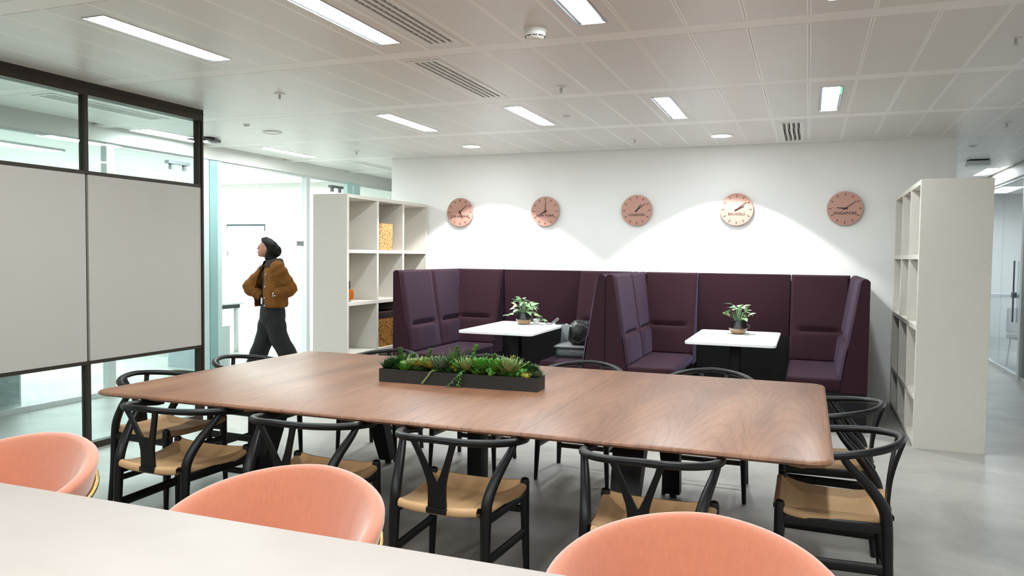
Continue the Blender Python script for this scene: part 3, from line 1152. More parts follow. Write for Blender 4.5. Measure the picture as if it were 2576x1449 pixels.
# bag and case on the left booth's seat
r = thing('equipment_case', 'open grey plastic case on the left booth seat under black bag', 'case', (-2.26, 7.80, 0.455), rad(6))
MB().rbox((-0.17, -0.20, 0), (0.17, 0.20, 0.10), 0.035, 3).build('tray', M_case, r)
MB().rbox((-0.185, -0.215, 0.10), (0.185, 0.215, 0.122), 0.01, 2).build('rim', M_gplastic, r)
lid = MB().rbox((-0.18, -0.01, 0.0), (0.18, 0.03, 0.20), 0.015, 2, T=Matrix.Translation((-0.02, 0.20, 0.115)) @ Matrix.Rotation(-0.35, 4, 'X'))
lid.build('lid', M_case, r)
MB().box((-0.02, -0.204, 0.06), (0.03, -0.199, 0.075)).build('latch', M_alu, r)
r = thing('bag', 'slumped black leather bag lying in the grey case on the booth', 'bag', (-2.20, 7.83, 0.577), rad(6))
bm = bmesh.new()
bmesh.ops.create_icosphere(bm, subdivisions=4, radius=1)
for v in bm.verts:
    p = v.co.copy()
    q = Vector([math.copysign(abs(c) ** 0.55, c) for c in p])
    n_ = mnoise.noise(p * 2.2) * 0.16 + mnoise.noise(p * 5) * 0.05
    v.co = Vector((q.x * 0.125 * (1 + n_), q.y * 0.16 * (1 + n_), 0.125 + q.z * 0.125 * (1 + n_ * 0.8) if p.z > -0.9 else 0.0))
    v.co.z = max(0.0, v.co.z)
MB().bm(bm).build('body', M_leather, r)
MB().tube([(-0.05, -0.165, 0.12), (-0.07, -0.19, 0.06), (0.0, -0.195, 0.03), (0.07, -0.185, 0.07), (0.05, -0.165, 0.13)], 0.006, 8).build('strap', M_leather, r)

# ------------------------------------------------------------------ the big walnut table
TX0, TX1, TY0, TY1 = -3.62, 0.112, 3.09, 5.06


def big_table():
    cx_, cy_ = (TX0 + TX1) / 2, (TY0 + TY1) / 2
    r = thing('meeting_table', 'large walnut veneered meeting table on black tapered legs', 'table', (cx_, cy_, 0))
    hw, hl, rc = (TX1 - TX0) / 2, (TY1 - TY0) / 2, 0.09

    def outline(inset):
        pts = []
        for sx, sy, a0 in ((1, 1, 0), (-1, 1, 90), (-1, -1, 180), (1, -1, 270)):
            for i in range(9):
                a_ = rad(a0 + 90 * i / 8)
                q = rc - inset
                pts.append((sx * (hw - rc) + q * cos(a_), sy * (hl - rc) + q * sin(a_)))
        return pts
    rings = []
    for ins, z in ((0.09, 0.705), (0.03, 0.711), (0.008, 0.719), (0.0, 0.727), (0.002, 0.733), (0.008, 0.738), (0.016, 0.740)):
        rings.append([(p[0], p[1], z) for p in outline(ins)])
    whole = MB().loft(rings)
    cuts = [-hw - 1, -0.62, 0.62, hw + 1]
    for x_a, x_b in zip(cuts[:-1], cuts[1:]):
        bm = bmesh.new()
        bv = [bm.verts.new(v) for v in whole.v]
        for f in whole.f:
            bm.faces.new([bv[i] for i in f])
        bmesh.ops.recalc_face_normals(bm, faces=bm.faces[:])
        for x_c, nx in ((x_a + 0.0006, -1), (x_b - 0.0006, 1)):
            g = bmesh.ops.bisect_plane(bm, geom=bm.verts[:] + bm.edges[:] + bm.faces[:], plane_co=(x_c, 0, 0), plane_no=(nx, 0, 0), clear_outer=True)
            ed = [e for e in g['geom_cut'] if isinstance(e, bmesh.types.BMEdge)]
            if ed:
                bmesh.ops.contextual_create(bm, geom=ed)
        MB().bm(bm).build('tabletop', M_wood, r, angle=60)
    fr = MB()
    fr.box((-1.3, -0.05, 0.64), (1.3, 0.05, 0.70))
    for x in (-1.03, 1.0):
        fr.box((x - 0.05, -0.62, 0.66), (x + 0.05, 0.62, 0.70))
    fr.build('underframe', M_blackmetal, r)
    for x in (-1.03, 1.0):
        for s in (-1, 1):
            lg = MB()
            rings = []
            for t, wx in ((0, 0.075), (1, 0.046)):
                yc = s * (0.50 + 0.26 * t)
                z = 0.66 * (1 - t) + 0.03 * t
                wy = 0.055 - 0.015 * t
                rings.append([(x - wx, yc - wy, z), (x + wx, yc - wy, z), (x + wx, yc + wy, z), (x - wx, yc + wy, z)])
            lg.loft(rings)
            lo = lg.build('leg', M_blackmetal, r)
            MB().cyl((x, s * 0.765, 0), 0.022, 0.03, 14).build('glide', M_blackmetal, lo)
    MB().rbox((-0.042, -0.06, 0.0), (0.042, 0.06, 0.66), 0.006).build('cable_column', M_blackmetal, r)
    return r


big_table()


# ------------------------------------------------------------------ wishbone dining chairs
def smooth_path(pts, sub=4):
    P = [Vector(p) for p in pts]
    out = []
    n = len(P)
    for i in range(n - 1):
        p0, p1, p2, p3 = P[max(i - 1, 0)], P[i], P[i + 1], P[min(i + 2, n - 1)]
        for q in range(sub):
            t = q / sub
            out.append(0.5 * ((2 * p1) + (p2 - p0) * t + (2 * p0 - 5 * p1 + 4 * p2 - p3) * t * t + (3 * p1 - p0 - 3 * p2 + p3) * t ** 3))
    out.append(P[-1])
    return out


def lerp_list(vals, n):
    out = []
    for i in range(n):
        t = i / (n - 1) * (len(vals) - 1)
        k = min(int(t), len(vals) - 2)
        out.append(vals[k] + (vals[k + 1] - vals[k]) * (t - k))
    return out


def make_chair():
    r = thing('wishbone_chair', '', 'chair')
    # top rail: a bent U, highest at the back
    rail = []
    for i in range(33):
        t = -1 + 2 * i / 32
        a = t * rad(112)
        ex = 0.272 * sin(a) if abs(a) < PI / 2 else math.copysign(0.272, a) * (1 - 0.06 * (abs(a) - PI / 2))
        ey = 0.02 - 0.292 * cos(a) if abs(a) < PI / 2 else 0.02 + 0.30 * (abs(a) - PI / 2)
        z = 0.742 - 0.060 * abs(t) ** 1.3
        rail.append((ex, ey, z))
    rs = [0.0155 + 0.0035 * abs(-1 + 2 * i / 32) for i in range(33)]
    rs[0] = rs[-1] = 0.013
    MB().tube(rail, rs, 12, flat=(1.12, 0.95)).build('top_rail', M_blackwood, r)
    for s in (-1, 1):
        p = smooth_path([(s * 0.225, -0.235, 0.0), (s * 0.215, -0.215, 0.20), (s * 0.212, -0.205, 0.40), (s * 0.214, -0.19, 0.49), (s * 0.232, -0.13, 0.58), (s * 0.256, -0.06, 0.655), (s * 0.268, -0.03, 0.698)])
        MB().tube(p, lerp_list([0.0145, 0.020, 0.0235, 0.0235, 0.0215, 0.017, 0.014], len(p)), 12).build('rear_leg', M_blackwood, r)
        p = [(s * 0.245, 0.215, 0.0), (s * 0.235, 0.21, 0.25), (s * 0.232, 0.208, 0.40), (s * 0.232, 0.208, 0.465), (s * 0.232, 0.208, 0.478), (s * 0.232, 0.208, 0.484)]
        MB().tube(p, [0.0125, 0.019, 0.0215, 0.0215, 0.018, 0.007], 14).build('front_leg', M_blackwood, r)
        a, b = Vector((s * 0.214, -0.21, 0.235)), Vector((s * 0.236, 0.21, 0.235))
        MB().tube([a, a.lerp(b, 0.5), b], 0.012, 8, flat=(0.75, 2.0)).build('side_stretcher', M_blackwood, r)
        a, b = Vector((s * 0.212, -0.205, 0.405)), Vector((s * 0.233, 0.208, 0.405))
        MB().tube([a, b], 0.013, 8, flat=(0.9, 1.7)).build('side_rail', M_blackwood, r)
    MB().tube([(-0.234, 0.21, 0.335), (0.234, 0.21, 0.335)], 0.012, 8, flat=(0.8, 1.4)).build('front_stretcher', M_blackwood, r)
    MB().tube([(-0.22, -0.222, 0.135), (0.22, -0.222, 0.135)], 0.012, 8, flat=(0.8, 1.5)).build('rear_stretcher', M_blackwood, r)
    # Y splat
    yb, zb, yt, zt = -0.222, 0.425, -0.268, 0.738
    def SP(x, z):
        t = (z - zb) / (zt - zb)
        yy = yb + (yt - yb) * t + 0.012 * sin(PI * t)
        return x, yy, z
    sp = MB()
    def strip(path, th=0.0075):
        rings = []
        for x0, x1, z in path:
            a, b = SP(x0, z), SP(x1, z)
            rings.append([(a[0], a[1] - th, a[2]), (b[0], b[1] - th, b[2]), (b[0], b[1] + th, b[2]), (a[0], a[1] + th, a[2])])
        sp.loft(rings)
    strip([(-0.043, 0.043, zb), (-0.040, 0.040, 0.48), (-0.040, 0.040, 0.53), (-0.043, 0.043, 0.55)])
    for s in (-1, 1):
        path = []
        for z, xo, xi in ((0.55, 0.043, 0.002), (0.57, 0.047, 0.012), (0.61, 0.059, 0.030), (0.66, 0.076, 0.050), (0.70, 0.091, 0.066), (zt, 0.106, 0.078)):
            path.append((min(s * xo, s * xi), max(s * xo, s * xi), z))
        strip(path)
    sp.build('splat', M_blackwood, r)
    MB().rbox((-0.05, -0.237, 0.418), (0.05, -0.205, 0.447), 0.008).build('splat_shoe', M_blackwood, r)
    # woven paper cord seat: four sectors meeting in the middle
    seat = MB()
    n = 34
    def S(u, v):
        hwid = 0.226 - 0.044 * (1 - v) / 2
        x = u * hwid
        y = 0.0 + v * 0.212
        m_ = max(abs(u), abs(v))
        z = 0.448 - 0.036 * (1 - m_ ** 1.6) + 0.014 * abs(u) ** 3 * abs(v) ** 3
        d = abs(abs(u) - abs(v))
        z -= 0.011 * math.exp(-(d / 0.055) ** 2) * (1 - m_ ** 8)
        if abs(u) > abs(v):
            z -= 0.012 * (1 - abs(v) ** 2) * abs(u) ** 4
        if abs(v) > 0.999 or abs(u) > 0.999:
            pass
        return x, y, z + 0.012 * (abs(v) ** 6 if v > 0 else 0)
    vs, fs = [], []
    for j in range(n + 1):
        for i in range(n + 1):
            vs.append(S(-1 + 2 * i / n, -1 + 2 * j / n))
    w = n + 1
    fa, fb = [], []
    for j in range(n):
        for i in range(n):
            u, v = -1 + (2 * i + 1) / n, -1 + (2 * j + 1) / n
            q = (j * w + i, j * w + i + 1, (j + 1) * w + i + 1, (j + 1) * w + i)
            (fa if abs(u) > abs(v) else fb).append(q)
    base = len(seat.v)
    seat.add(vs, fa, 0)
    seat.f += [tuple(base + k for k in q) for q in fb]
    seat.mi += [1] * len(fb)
    # rolled borders around the four rails
    def roll(edge, outward, mi):
        prof = [(0, 0), (0.014, -0.002), (0.022, -0.012), (0.022, -0.026), (0.014, -0.034), (-0.01, -0.034)]
        o = Vector(outward)
        rings = [[tuple(Vector(p) + o * a + Vector((0, 0, b))) for (a, b) in prof] for p in edge]
        vs2 = [p for rg in rings for p in rg]
        k = len(prof)
        fs2 = [(i * k + j, i * k + j + 1, (i + 1) * k + j + 1, (i + 1) * k + j) for i in range(len(rings) - 1) for j in range(k - 1)]
        seat.add(vs2, fs2, mi)
    N_ = 12
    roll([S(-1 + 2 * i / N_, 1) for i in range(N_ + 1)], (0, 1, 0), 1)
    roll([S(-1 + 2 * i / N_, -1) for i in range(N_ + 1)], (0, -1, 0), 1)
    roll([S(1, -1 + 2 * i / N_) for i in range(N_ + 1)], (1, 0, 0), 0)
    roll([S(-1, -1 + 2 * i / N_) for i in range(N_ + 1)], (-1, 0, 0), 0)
    hw0, hw1 = 0.18, 0.226
    seat.add([(-hw0, -0.225, 0.425), (hw0, -0.225, 0.425), (hw1, 0.215, 0.425), (-hw1, 0.215, 0.425)], [(0, 3, 2, 1)], 1)
    seat.build('seat', [M_cord_shaded, M_cordB], r, angle=50)
    return r


chair0 = make_chair()
CH = [  # x, y, rotation, label
    (-2.99, 3.10, 0, 'wishbone chair on the near side of the table, leftmost of four'),
    (-2.20, 3.10, 0, 'wishbone chair on the near side, second from left, behind middle peach armchair'),
    (-1.42, 3.10, 0, 'wishbone chair on the near side whose whole backrest and seat show'),
    (-0.575, 3.09, 0, 'wishbone chair on the near side, rightmost, behind the right peach armchair'),
    (-2.99, 5.09, PI, 'wishbone chair on the far side of the table, behind the left of the planter'),
    (-2.22, 5.09, PI, 'wishbone chair on the far side, right behind the planter'),
    (-1.43, 5.09, PI, 'wishbone chair on the far side in front of the shared booth wall'),
    (-0.575, 5.09, PI, 'wishbone chair on the far side in front of the right booth table'),
    (-3.615, 3.64, -PI / 2, 'wishbone chair at the left table end, nearer the viewer'),
    (-3.66, 4.48, -PI / 2, 'wishbone chair at the left table end, nearer the woman'),
    (0.12, 3.66, PI / 2, 'wishbone chair at the right table end, nearer the viewer'),
    (0.110, 4.48, PI / 2, 'wishbone chair at the right table end, nearer the bookcase'),
]
for i, (x, y, rz, lab) in enumerate(CH):
    if i == 0:
        chair0.location, chair0.rotation_euler = (x, y, 0), (0, 0, rz)
        chair0['label'] = 'black ' + lab
        chair0['group'] = 'black wishbone chairs'
    else:
        dup(chair0, (x, y, 0), rz, 'black ' + lab, 'black wishbone chairs')


# ------------------------------------------------------------------ planter with succulents
def planter():
    r = thing('planter', 'long black trough planter of mixed succulents on the walnut table', 'planter', (-1.88, 4.10, 0.74), rad(2.6))
    hl, hw, ht = 0.492, 0.072, 0.078
    t = 0.01
    tr = MB().box((-hl, -hw, 0), (hl, hw, 0.01))
    tr.box((-hl, -hw, 0.01), (hl, -hw + t, ht)).box((-hl, hw - t, 0.01), (hl, hw, ht)).box((-hl, -hw + t, 0.01), (-hl + t, hw - t, ht)).box((hl - t, -hw + t, 0.01), (hl, hw - t, ht))
    tr.build('trough', M_trough, r)
    sg = MB().grid(lambda u, v: (-hl + t + u * 2 * (hl - t), -hw + t + v * 2 * (hw - t), 0.060 + 0.006 * mnoise.noise(Vector((u * 30, v * 6, 0)))), 60, 8)
    sg.build('soil', M_soil, r)
    greens = {
        'deep': mat('deep_green_succulent', (34, 68, 26), 0.5, noise=0.25, nscale=40),
        'mid': mat('mid_green_succulent', (66, 98, 40), 0.5, noise=0.25, nscale=40),
        'fresh': mat('fresh_green_succulent', (72, 130, 40), 0.45, noise=0.2, nscale=40),
        'pale': mat('pale_green_succulent', (128, 146, 88), 0.5, noise=0.2, nscale=40),
        'grey': mat('grey_green_succulent', (82, 102, 74), 0.55, noise=0.2, nscale=40),
        'yellow': mat('yellow_green_succulent', (140, 134, 38), 0.5, noise=0.25, nscale=40),
        'lime': mat('lime_bead_succulent', (112, 166, 68), 0.4, noise=0.1, nscale=40)}

    def leaf(mb, base, az, el, L, W, curl=0.3, th=0.25):
        rings = []
        n = 5
        d = Vector((cos(az), sin(az), 0))
        side = Vector((-sin(az), cos(az), 0))
        p = Vector(base)
        e = el
        for i in range(n + 1):
            tt = i / n
            wv = W / 2 * (0.5 + 1.3 * tt if tt < 0.4 else 1.02 * (1 - ((tt - 0.4) / 0.6) ** 1.6) + 0.02)
            up = Vector((-sin(e) * d.x, -sin(e) * d.y, cos(e)))
            rings.append([tuple(p + side * wv), tuple(p + up * wv * th), tuple(p - side * wv), tuple(p - up * wv * th)])
            p = p + (d * cos(e) + Vector((0, 0, sin(e)))) * (L / n)
            e += curl / n
        mb.loft(rings)

    def rosette(c, R, n, m, w=0.35, e0=0.15, e1=1.3, name='rosette_succulent', curl=0.3):
        mb = MB()
        for i in range(n):
            q = i / n
            leaf(mb, (0, 0, 0.0), i * 2.39996 + c[0] * 50, e0 + (e1 - e0) * q, R * (1 - 0.45 * q), R * w, curl)
        mb.build(name, greens[m], r, c)

    def blades(c, Hh, n, m, spread=0.5):
        mb = MB()
        rnd = random.Random(int(c[0] * 1000))
        for i in range(n):
            leaf(mb, (rnd.uniform(-.008, .008), rnd.uniform(-.008, .008), 0), rnd.uniform(0, 6.28), rnd.uniform(1.5 - spread, 1.5), Hh * rnd.uniform(0.6, 1), Hh * 0.07, rnd.uniform(-0.5, 0.3))
        mb.build('grassy_succulent', greens[m], r, c)

    def beads(c, n, m, rad_=0.012, sp=0.025):
        mb = MB()
        rnd = random.Random(int(c[0] * 999) + 5)
        for i in range(n):
            mb.ball((rnd.uniform(-sp, sp), rnd.uniform(-sp, sp), rnd.uniform(0, 0.03)), rad_ * rnd.uniform(0.7, 1.2), 8)
        mb.build('bead_succulent', greens[m], r, c)

    def column(c, Hh, m, lean=0.0):
        mb = MB()
        k = 8
        for i in range(k):
            z = Hh * i / k
            for q in range(5):
                leaf(mb, (lean * z, 0, z), q * 1.257 + i * 0.6, 0.9, 0.030, 0.016, 0.2, 0.4)
        mb.tube([(0, 0, 0), (lean * Hh, 0, Hh)], 0.004, 6)
        mb.build('column_succulent', greens[m], r, c)

    def trail(c, path, m, beadsy=False):
        mb = MB()
        P = smooth_path(path, 5)
        mb.tube(P, 0.0025, 5)
        for i, p in enumerate(P):
            if beadsy:
                mb.ball(tuple(p), 0.006, 6)
            else:
                for q in (0, 1):
                    leaf(mb, tuple(p), i * 1.3 + q * PI, -0.3, 0.024, 0.008, -0.5)
        mb.build('trailing_succulent', greens[m], r, c)

    z0 = 0.062
    S = [
        ('r', -.455, .02, .050, 20, 'deep', .30), ('r', -.41, -.02, .055, 22, 'deep', .22), ('r', -.385, .03, .075, 16, 'mid', .20), ('b', -.35, .0, 9, 'lime'),
        ('c', -.335, .04, .07, 'mid', .2), ('r', -.30, -.02, .055, 16, 'pale', .42), ('b', -.275, .03, 6, 'pale'), ('r', -.245, -.03, .050, 18, 'yellow', .35),
        ('c', -.235, .02, .10, 'mid', .3), ('r', -.205, .005, .070, 24, 'pale', .45), ('r', -.17, -.035, .055, 18, 'yellow', .3), ('r', -.15, .03, .07, 20, 'grey', .25),
        ('g', -.125, .0, .12, 16, 'grey'), ('r', -.105, -.045, .075, 14, 'grey', .25), ('r', -.07, .02, .08, 18, 'mid', .22), ('g', -.04, .01, .15, 22, 'mid'),
        ('c', -.02, .03, .12, 'mid', -.1), ('b', -.03, -.03, 7, 'yellow'), ('r', .0, -.03, .06, 16, 'fresh', .3), ('c', .035, .015, .13, 'fresh', .35),
        ('r', .055, -.04, .085, 22, 'pale', .16), ('b', .075, .03, 8, 'lime'), ('r', .085, .025, .07, 18, 'deep', .3), ('r', .135, -.02, .085, 18, 'fresh', .36),
        ('r', .165, .03, .06, 20, 'grey', .3), ('c', .18, .035, .09, 'mid', .15), ('r', .225, -.015, .085, 20, 'fresh', .30), ('b', .205, -.045, 5, 'fresh'),
        ('r', .265, .03, .06, 18, 'mid', .3), ('r', .315, -.035, .095, 26, 'pale', .16), ('c', .30, .035, .085, 'yellow', .1), ('b', .345, .03, 8, 'pale'),
        ('r', .37, .02, .06, 18, 'mid', .3), ('b', .385, -.035, 7, 'fresh'), ('c', .395, .03, .06, 'mid', .1), ('r', .425, .015, .055, 24, 'deep', .35), ('b', .415, -.04, 5, 'yellow'), ('r', .45, -.01, .035, 14, 'deep', .35)]
    rf = random.Random(77)
    for i in range(16):
        xx = -0.44 + 0.88 * i / 15 + rf.uniform(-.015, .015)
        if i % 3 == 0:
            S.append(('g', xx, rf.uniform(-.01, .04), rf.uniform(.075, .12), 14, rf.choice(('mid', 'deep', 'grey', 'pale'))))
        elif i % 3 == 1:
            S.append(('c', xx, rf.uniform(-.02, .045), rf.uniform(.06, .095), rf.choice(('mid', 'deep', 'fresh')), rf.uniform(-.3, .3)))
        else:
            S.append(('b', xx, rf.uniform(-.02, .04), 6, rf.choice(('lime', 'fresh', 'mid'))))
    for i in range(34):
        xx = -0.465 + 0.93 * i / 33 + rf.uniform(-.012, .012)
        S.append(('r', xx, rf.choice((-.035, .0, .035)) + rf.uniform(-.01, .01), rf.uniform(.04, .06), rf.randint(12, 20), rf.choice(('deep', 'deep', 'mid', 'grey', 'fresh')), rf.choice((.2, .26, .34))))
    for s in S:
        if s[0] == 'r':
            rosette((s[1], s[2] * 0.95, z0 + (0.006 if len(S) - S.index(s) <= 34 else 0.030)), s[3] * 1.5, s[4] + 8, s[5], s[6] * 1.2, 0.32)
        elif s[0] == 'g':
            blades((s[1], s[2], z0), s[3] * 1.25, s[4] + 6, s[5])
        elif s[0] == 'b':
            beads((s[1], s[2], z0 + 0.022), s[3] + 4, s[4], 0.015)
        else:
            column((s[1], s[2], z0), s[3] * 1.35, s[4], s[5])
    trail((0, 0, 0), [(-.13, -.05, .085), (-.15, -.082, .08), (-.17, -.088, .05), (-.20, -.095, .012)], 'pale', True)
    trail((0, 0, 0), [(.05, -.05, .10), (.035, -.085, .085), (.03, -.09, .05), (.025, -.095, .012)], 'fresh')
    trail((0, 0, 0), [(.055, -.05, .10), (.03, -.09, .08), (.0, -.095, .045), (-.035, -.11, .008)], 'mid')
    return r


planter()


# ------------------------------------------------------------------ near table and peach armchairs
r = thing('stone_table', 'long pale stone topped table in the foreground', 'table', (-1.55, 1.2, 0))
MB().rbox((-2.2, -0.55, 0.715), (2.0, 0.548, 0.74), 0.004, 2).build('tabletop', M_stone, r)
for x in (-1.5, 1.3):
    MB().rbox((x - 0.05, -0.05, 0.012), (x + 0.05, 0.05, 0.715), 0.01).build('column', M_brass, r)
    MB().lathe([(0.28, 0), (0.28, 0.008), (0.26, 0.012)], n=32).build('base', M_brass, r).location = (x, 0, 0)


def make_armchair():
    r = thing('peach_armchair', '', 'armchair')
    nT = 56
    amax = rad(128)

    def plan(a, s):
        """tub outline; a=0 is the middle of the back (towards -y)"""
        x = 0.375 * sin(a)
        y = -0.327 * cos(a)
        if abs(a) > PI / 2:
            x = math.copysign(0.375 - 0.198 * (abs(a) - PI / 2) ** 1.4, a)
            y = 0.33 * (abs(a) - PI / 2)
        return x * s, y * s

    def zr(a):
        q = abs(a) / (PI / 2)
        return 0.780 - 0.103 * min(q, 1) ** 1.635 - 0.143 * max(0, q - 1)
    rings = []
    for i in range(nT + 1):
        a = -amax + 2 * amax * i / nT
        z = zr(a)
        zb = 0.40
        prof = []
        def q(s, zz, ins=0.0):
            x, y = plan(a, s)
            L = math.hypot(x, y) or 1
            return (x * (1 - ins / L), y * (1 - ins / L), zz)
        # outer, from the bottom up, over the rim and down the inside
        for t in (0, 0.25, 0.5, 0.75, 0.95):
            s = 0.62 + 0.38 * t ** 0.62
            prof.append(q(s, zb + (z - zb) * t))
        seam = 0.0
        for s0 in (rad(38), -rad(38), rad(88), -rad(88)):
            seam += 0.005 * math.exp(-((a - s0) / 0.035) ** 2)
        for k in range(1, 6):
            b_ = PI * k / 6
            prof.append(q(1.0, z - 0.014 + 0.024 * sin(b_), 0.026 - 0.026 * cos(b_)))
        for t in (0.93, 0.75, 0.5, 0.25, 0.05):
            s = 0.62 + 0.38 * t ** 0.62
            prof.append(q(s, zb + (z - zb) * t, 0.052 + 0.012 * sin(PI * t) + seam))
        rings.append(prof)
    MB().loft(rings).build('shell', M_peach, r, angle=70)
    # seat cushion
    rg = []
    for s, z in ((0.78, 0.395), (0.84, 0.41), (0.85, 0.45), (0.82, 0.468), (0.6, 0.476), (0.2, 0.478)):
        ring = []
        for k in range(40):
            a = 2 * PI * k / 40
            x = 0.215 * math.copysign(abs(sin(a)) ** 0.7, sin(a))
            y = (-0.18 if cos(a) > 0 else -0.26) * math.copysign(abs(cos(a)) ** 0.7, cos(a))
            ring.append((x * s / 0.85, y * s / 0.85 + 0.01, z))
        rg.append(ring)
    MB().loft(rg).build('seat', M_peach, r)
    # brass hoop hugging the shell and four legs
    hoop = []
    for i in range(37):
        a = -amax + 2 * amax * i / 36
        x, y = plan(a, 1.0)
        L = math.hypot(x, y)
        zz = zr(a) - 0.085 - 0.02 * abs(a) / amax
        k = (0.62 + 0.38 * ((zz - 0.40) / (zr(a) - 0.40)) ** 0.62) + 0.010 / L
        hoop.append((x * k, y * k, zz))
    MB().tube(hoop, 0.0105, 10).build('hoop', M_brass, r)
    for a in (rad(70), -rad(70), rad(122), -rad(122)):
        i = round((a + amax) / (2 * amax) * 36)
        t0 = Vector(hoop[i])
        b0 = Vector((t0.x * 0.93, t0.y * 1.0, 0))
        MB().tube([t0, t0.lerp(b0, 0.5), b0], [0.0115, 0.011, 0.009], 10).build('leg', M_brass, r)
    MB().tube([(-0.2, 0.0, 0.385), (0, -0.0, 0.385), (0.2, 0.0, 0.385)], 0.012, 8).build('cross_bar', M_brass, r)
    return r


ac = make_armchair()
AC = [(-2.692, 1.881, PI, 'leftmost peach velvet tub armchair with brass hoop at the stone table'),
      (-1.507, 1.881, PI, 'middle peach velvet tub armchair with brass hoop at the stone table'),
      (-0.246, 1.881, PI, 'right hand peach velvet tub armchair, largest in view at the stone table')]
for i, (x, y, rz, lab) in enumerate(AC):
    if i == 0:
        ac.location, ac.rotation_euler = (x, y, 0), (0, 0, rz)
        ac['label'] = lab
        ac['group'] = 'peach tub armchairs'
    else:
        dup(ac, (x, y, 0), rz, lab, 'peach tub armchairs')

# ------------------------------------------------------------------ the bright office at the left
r = thing('whiteboard', 'white wall board with dark top frame in the bright office', 'whiteboard', (-9.98, 12.0, 0))
MB().rbox((-0.44, -0.03, 1.10), (0.44, -0.002, 2.02), 0.004).build('panel', M_white, r)
MB().box((-0.45, -0.035, 1.995), (0.45, -0.028, 2.03)).box((0.425, -0.035, 1.90), (0.45, -0.028, 1.995)).box((-0.45, -0.035, 1.94), (-0.44, -0.028, 1.995)).build('frame', M_screen, r)
for x0, x1 in ((-0.23, -0.13), (0.03, 0.27)):
    MB().box((x0, -0.034, 1.42), (x1, -0.0305, 1.50)).build('note', M_pink, r)
MB().box((-0.435, -0.034, 1.42), (-0.42, -0.0305, 1.51)).build('clip', M_screen, r)
r = thing('door_sign', 'small grey sign fixed on the office glass behind the woman', 'sign', (-6.725, 9.20, 1.63))
MB().rbox((-0.006, -0.08, -0.035), (0.006, 0.08, 0.035), 0.002, 1).build('plate', M_sign, r)
MB().box((0.006, -0.06, 0.002), (0.0072, 0.01, 0.014)).build('lettering', M_gplastic, r)
r = thing('office_cabinet', 'low white cabinet behind the office glass left of the woman', 'cabinet', (-7.2, 7.75, 0))
MB().rbox((-0.30, -0.22, 0.02), (0.30, 0.22, 0.56), 0.004).build('body', M_frame, r)
MB().box((-0.28, -0.225, 0.05), (0.28, -0.2205, 0.54)).build('door', M_grey, r)
r = thing('office_desk', 'white desk with dark underside in the bright office', 'desk', (-8.66, 9.0, 0))
MB().rbox((-0.7, -0.5, 0.72), (0.7, 0.5, 0.745), 0.004).build('desktop', M_tabletop, r)
MB().box((-0.66, -0.46, 0.66), (0.66, 0.46, 0.718)).build('underframe', M_blackmetal, r)
for sx in (-1, 1):
    for sy in (-1, 1):
        MB().rbox((sx * 0.62 - 0.025, sy * 0.42 - 0.025, 0), (sx * 0.62 + 0.025, sy * 0.42 + 0.025, 0.66), 0.004).build('leg', M_frame, r)
r = thing('office_cabinet', 'tall pale cabinet seen low through the partition glass at far left', 'cabinet', (-7.15, 4.70, 0))
MB().rbox((-0.30, -0.45, 0.03), (0.28, 0.42, 1.2), 0.004).build('body', M_frame, r)
MB().box((0.2805, -0.43, 0.06), (0.285, 0.40, 1.17)).build('door', M_grey, r)
for i, (y, lab) in enumerate(((6.9, 'small door closer fitting seen through the partition glass'), (10.05, 'small door closer fitting above the left bookcase'))):
    r = thing('door_closer', lab, 'fitting', (-6.70, y, 2.48), 0, 'door closers')
    MB().box((-0.03, -0.16, 0.0), (0.03, 0.16, 0.035)).build('body', M_gplastic, r)
    for s in (-1, 1):
        MB().box((-0.02, s * 0.10 - 0.015, -0.06), (0.02, s * 0.10 + 0.015, 0.0)).build('clamp', M_gplastic, r)

# ------------------------------------------------------------------ beyond the right corridor glass
r = thing('office_counter', 'grey topped counter behind the right corridor glass', 'counter', (4.0, 15.4, 0))
MB().rbox((-1.2, -0.3, 0.0), (1.2, 0.3, 0.9), 0.004).build('body', M_frame, r)
MB().rbox((-1.25, -0.33, 0.9), (1.25, 0.33, 0.94), 0.004).build('worktop', M_grey, r)
r = thing('glass_door_handle', 'slim vertical steel pull handle on the right corridor glass', 'handle', (2.50, 11.75, 1.05))
MB().tube([(0, 0, -0.35), (0, 0, 0.45)], 0.011, 10).build('bar', M_gplastic, r)
MB().rbox((-0.015, -0.05, -0.03), (0.03, 0.06, 0.04), 0.006).build('lock', M_gplastic, r)
r = thing('visitor_chair', 'grey upholstered chair behind the right corridor glass', 'chair', (2.95, 12.6, 0), rad(200))
MB().rbox((-0.25, -0.25, 0.40), (0.25, 0.25, 0.48), 0.03, 2).build('seat', M_grey, r)
MB().rbox((-0.24, -0.27, 0.48), (0.24, -0.21, 0.84), 0.03, 2).build('backrest', M_grey, r)
for sx in (-1, 1):
    for sy in (-1, 1):
        MB().tube([(sx * 0.2, sy * 0.2, 0.40), (sx * 0.23, sy * 0.23, 0)], 0.012, 8).build('leg', M_alu, r)
r = thing('dark_cabinet', 'tall black cabinet cut by the right edge of the photo', 'cabinet', (3.15, 11.2, 0))
MB().rbox((-0.40, -0.4, 0.02), (0.35, 0.4, 1.25), 0.006).build('body', M_blackmetal, r)
MB().rbox((-0.42, -0.25, 0.75), (-0.40, -0.2, 0.95), 0.004).build('handle', M_alu, r)


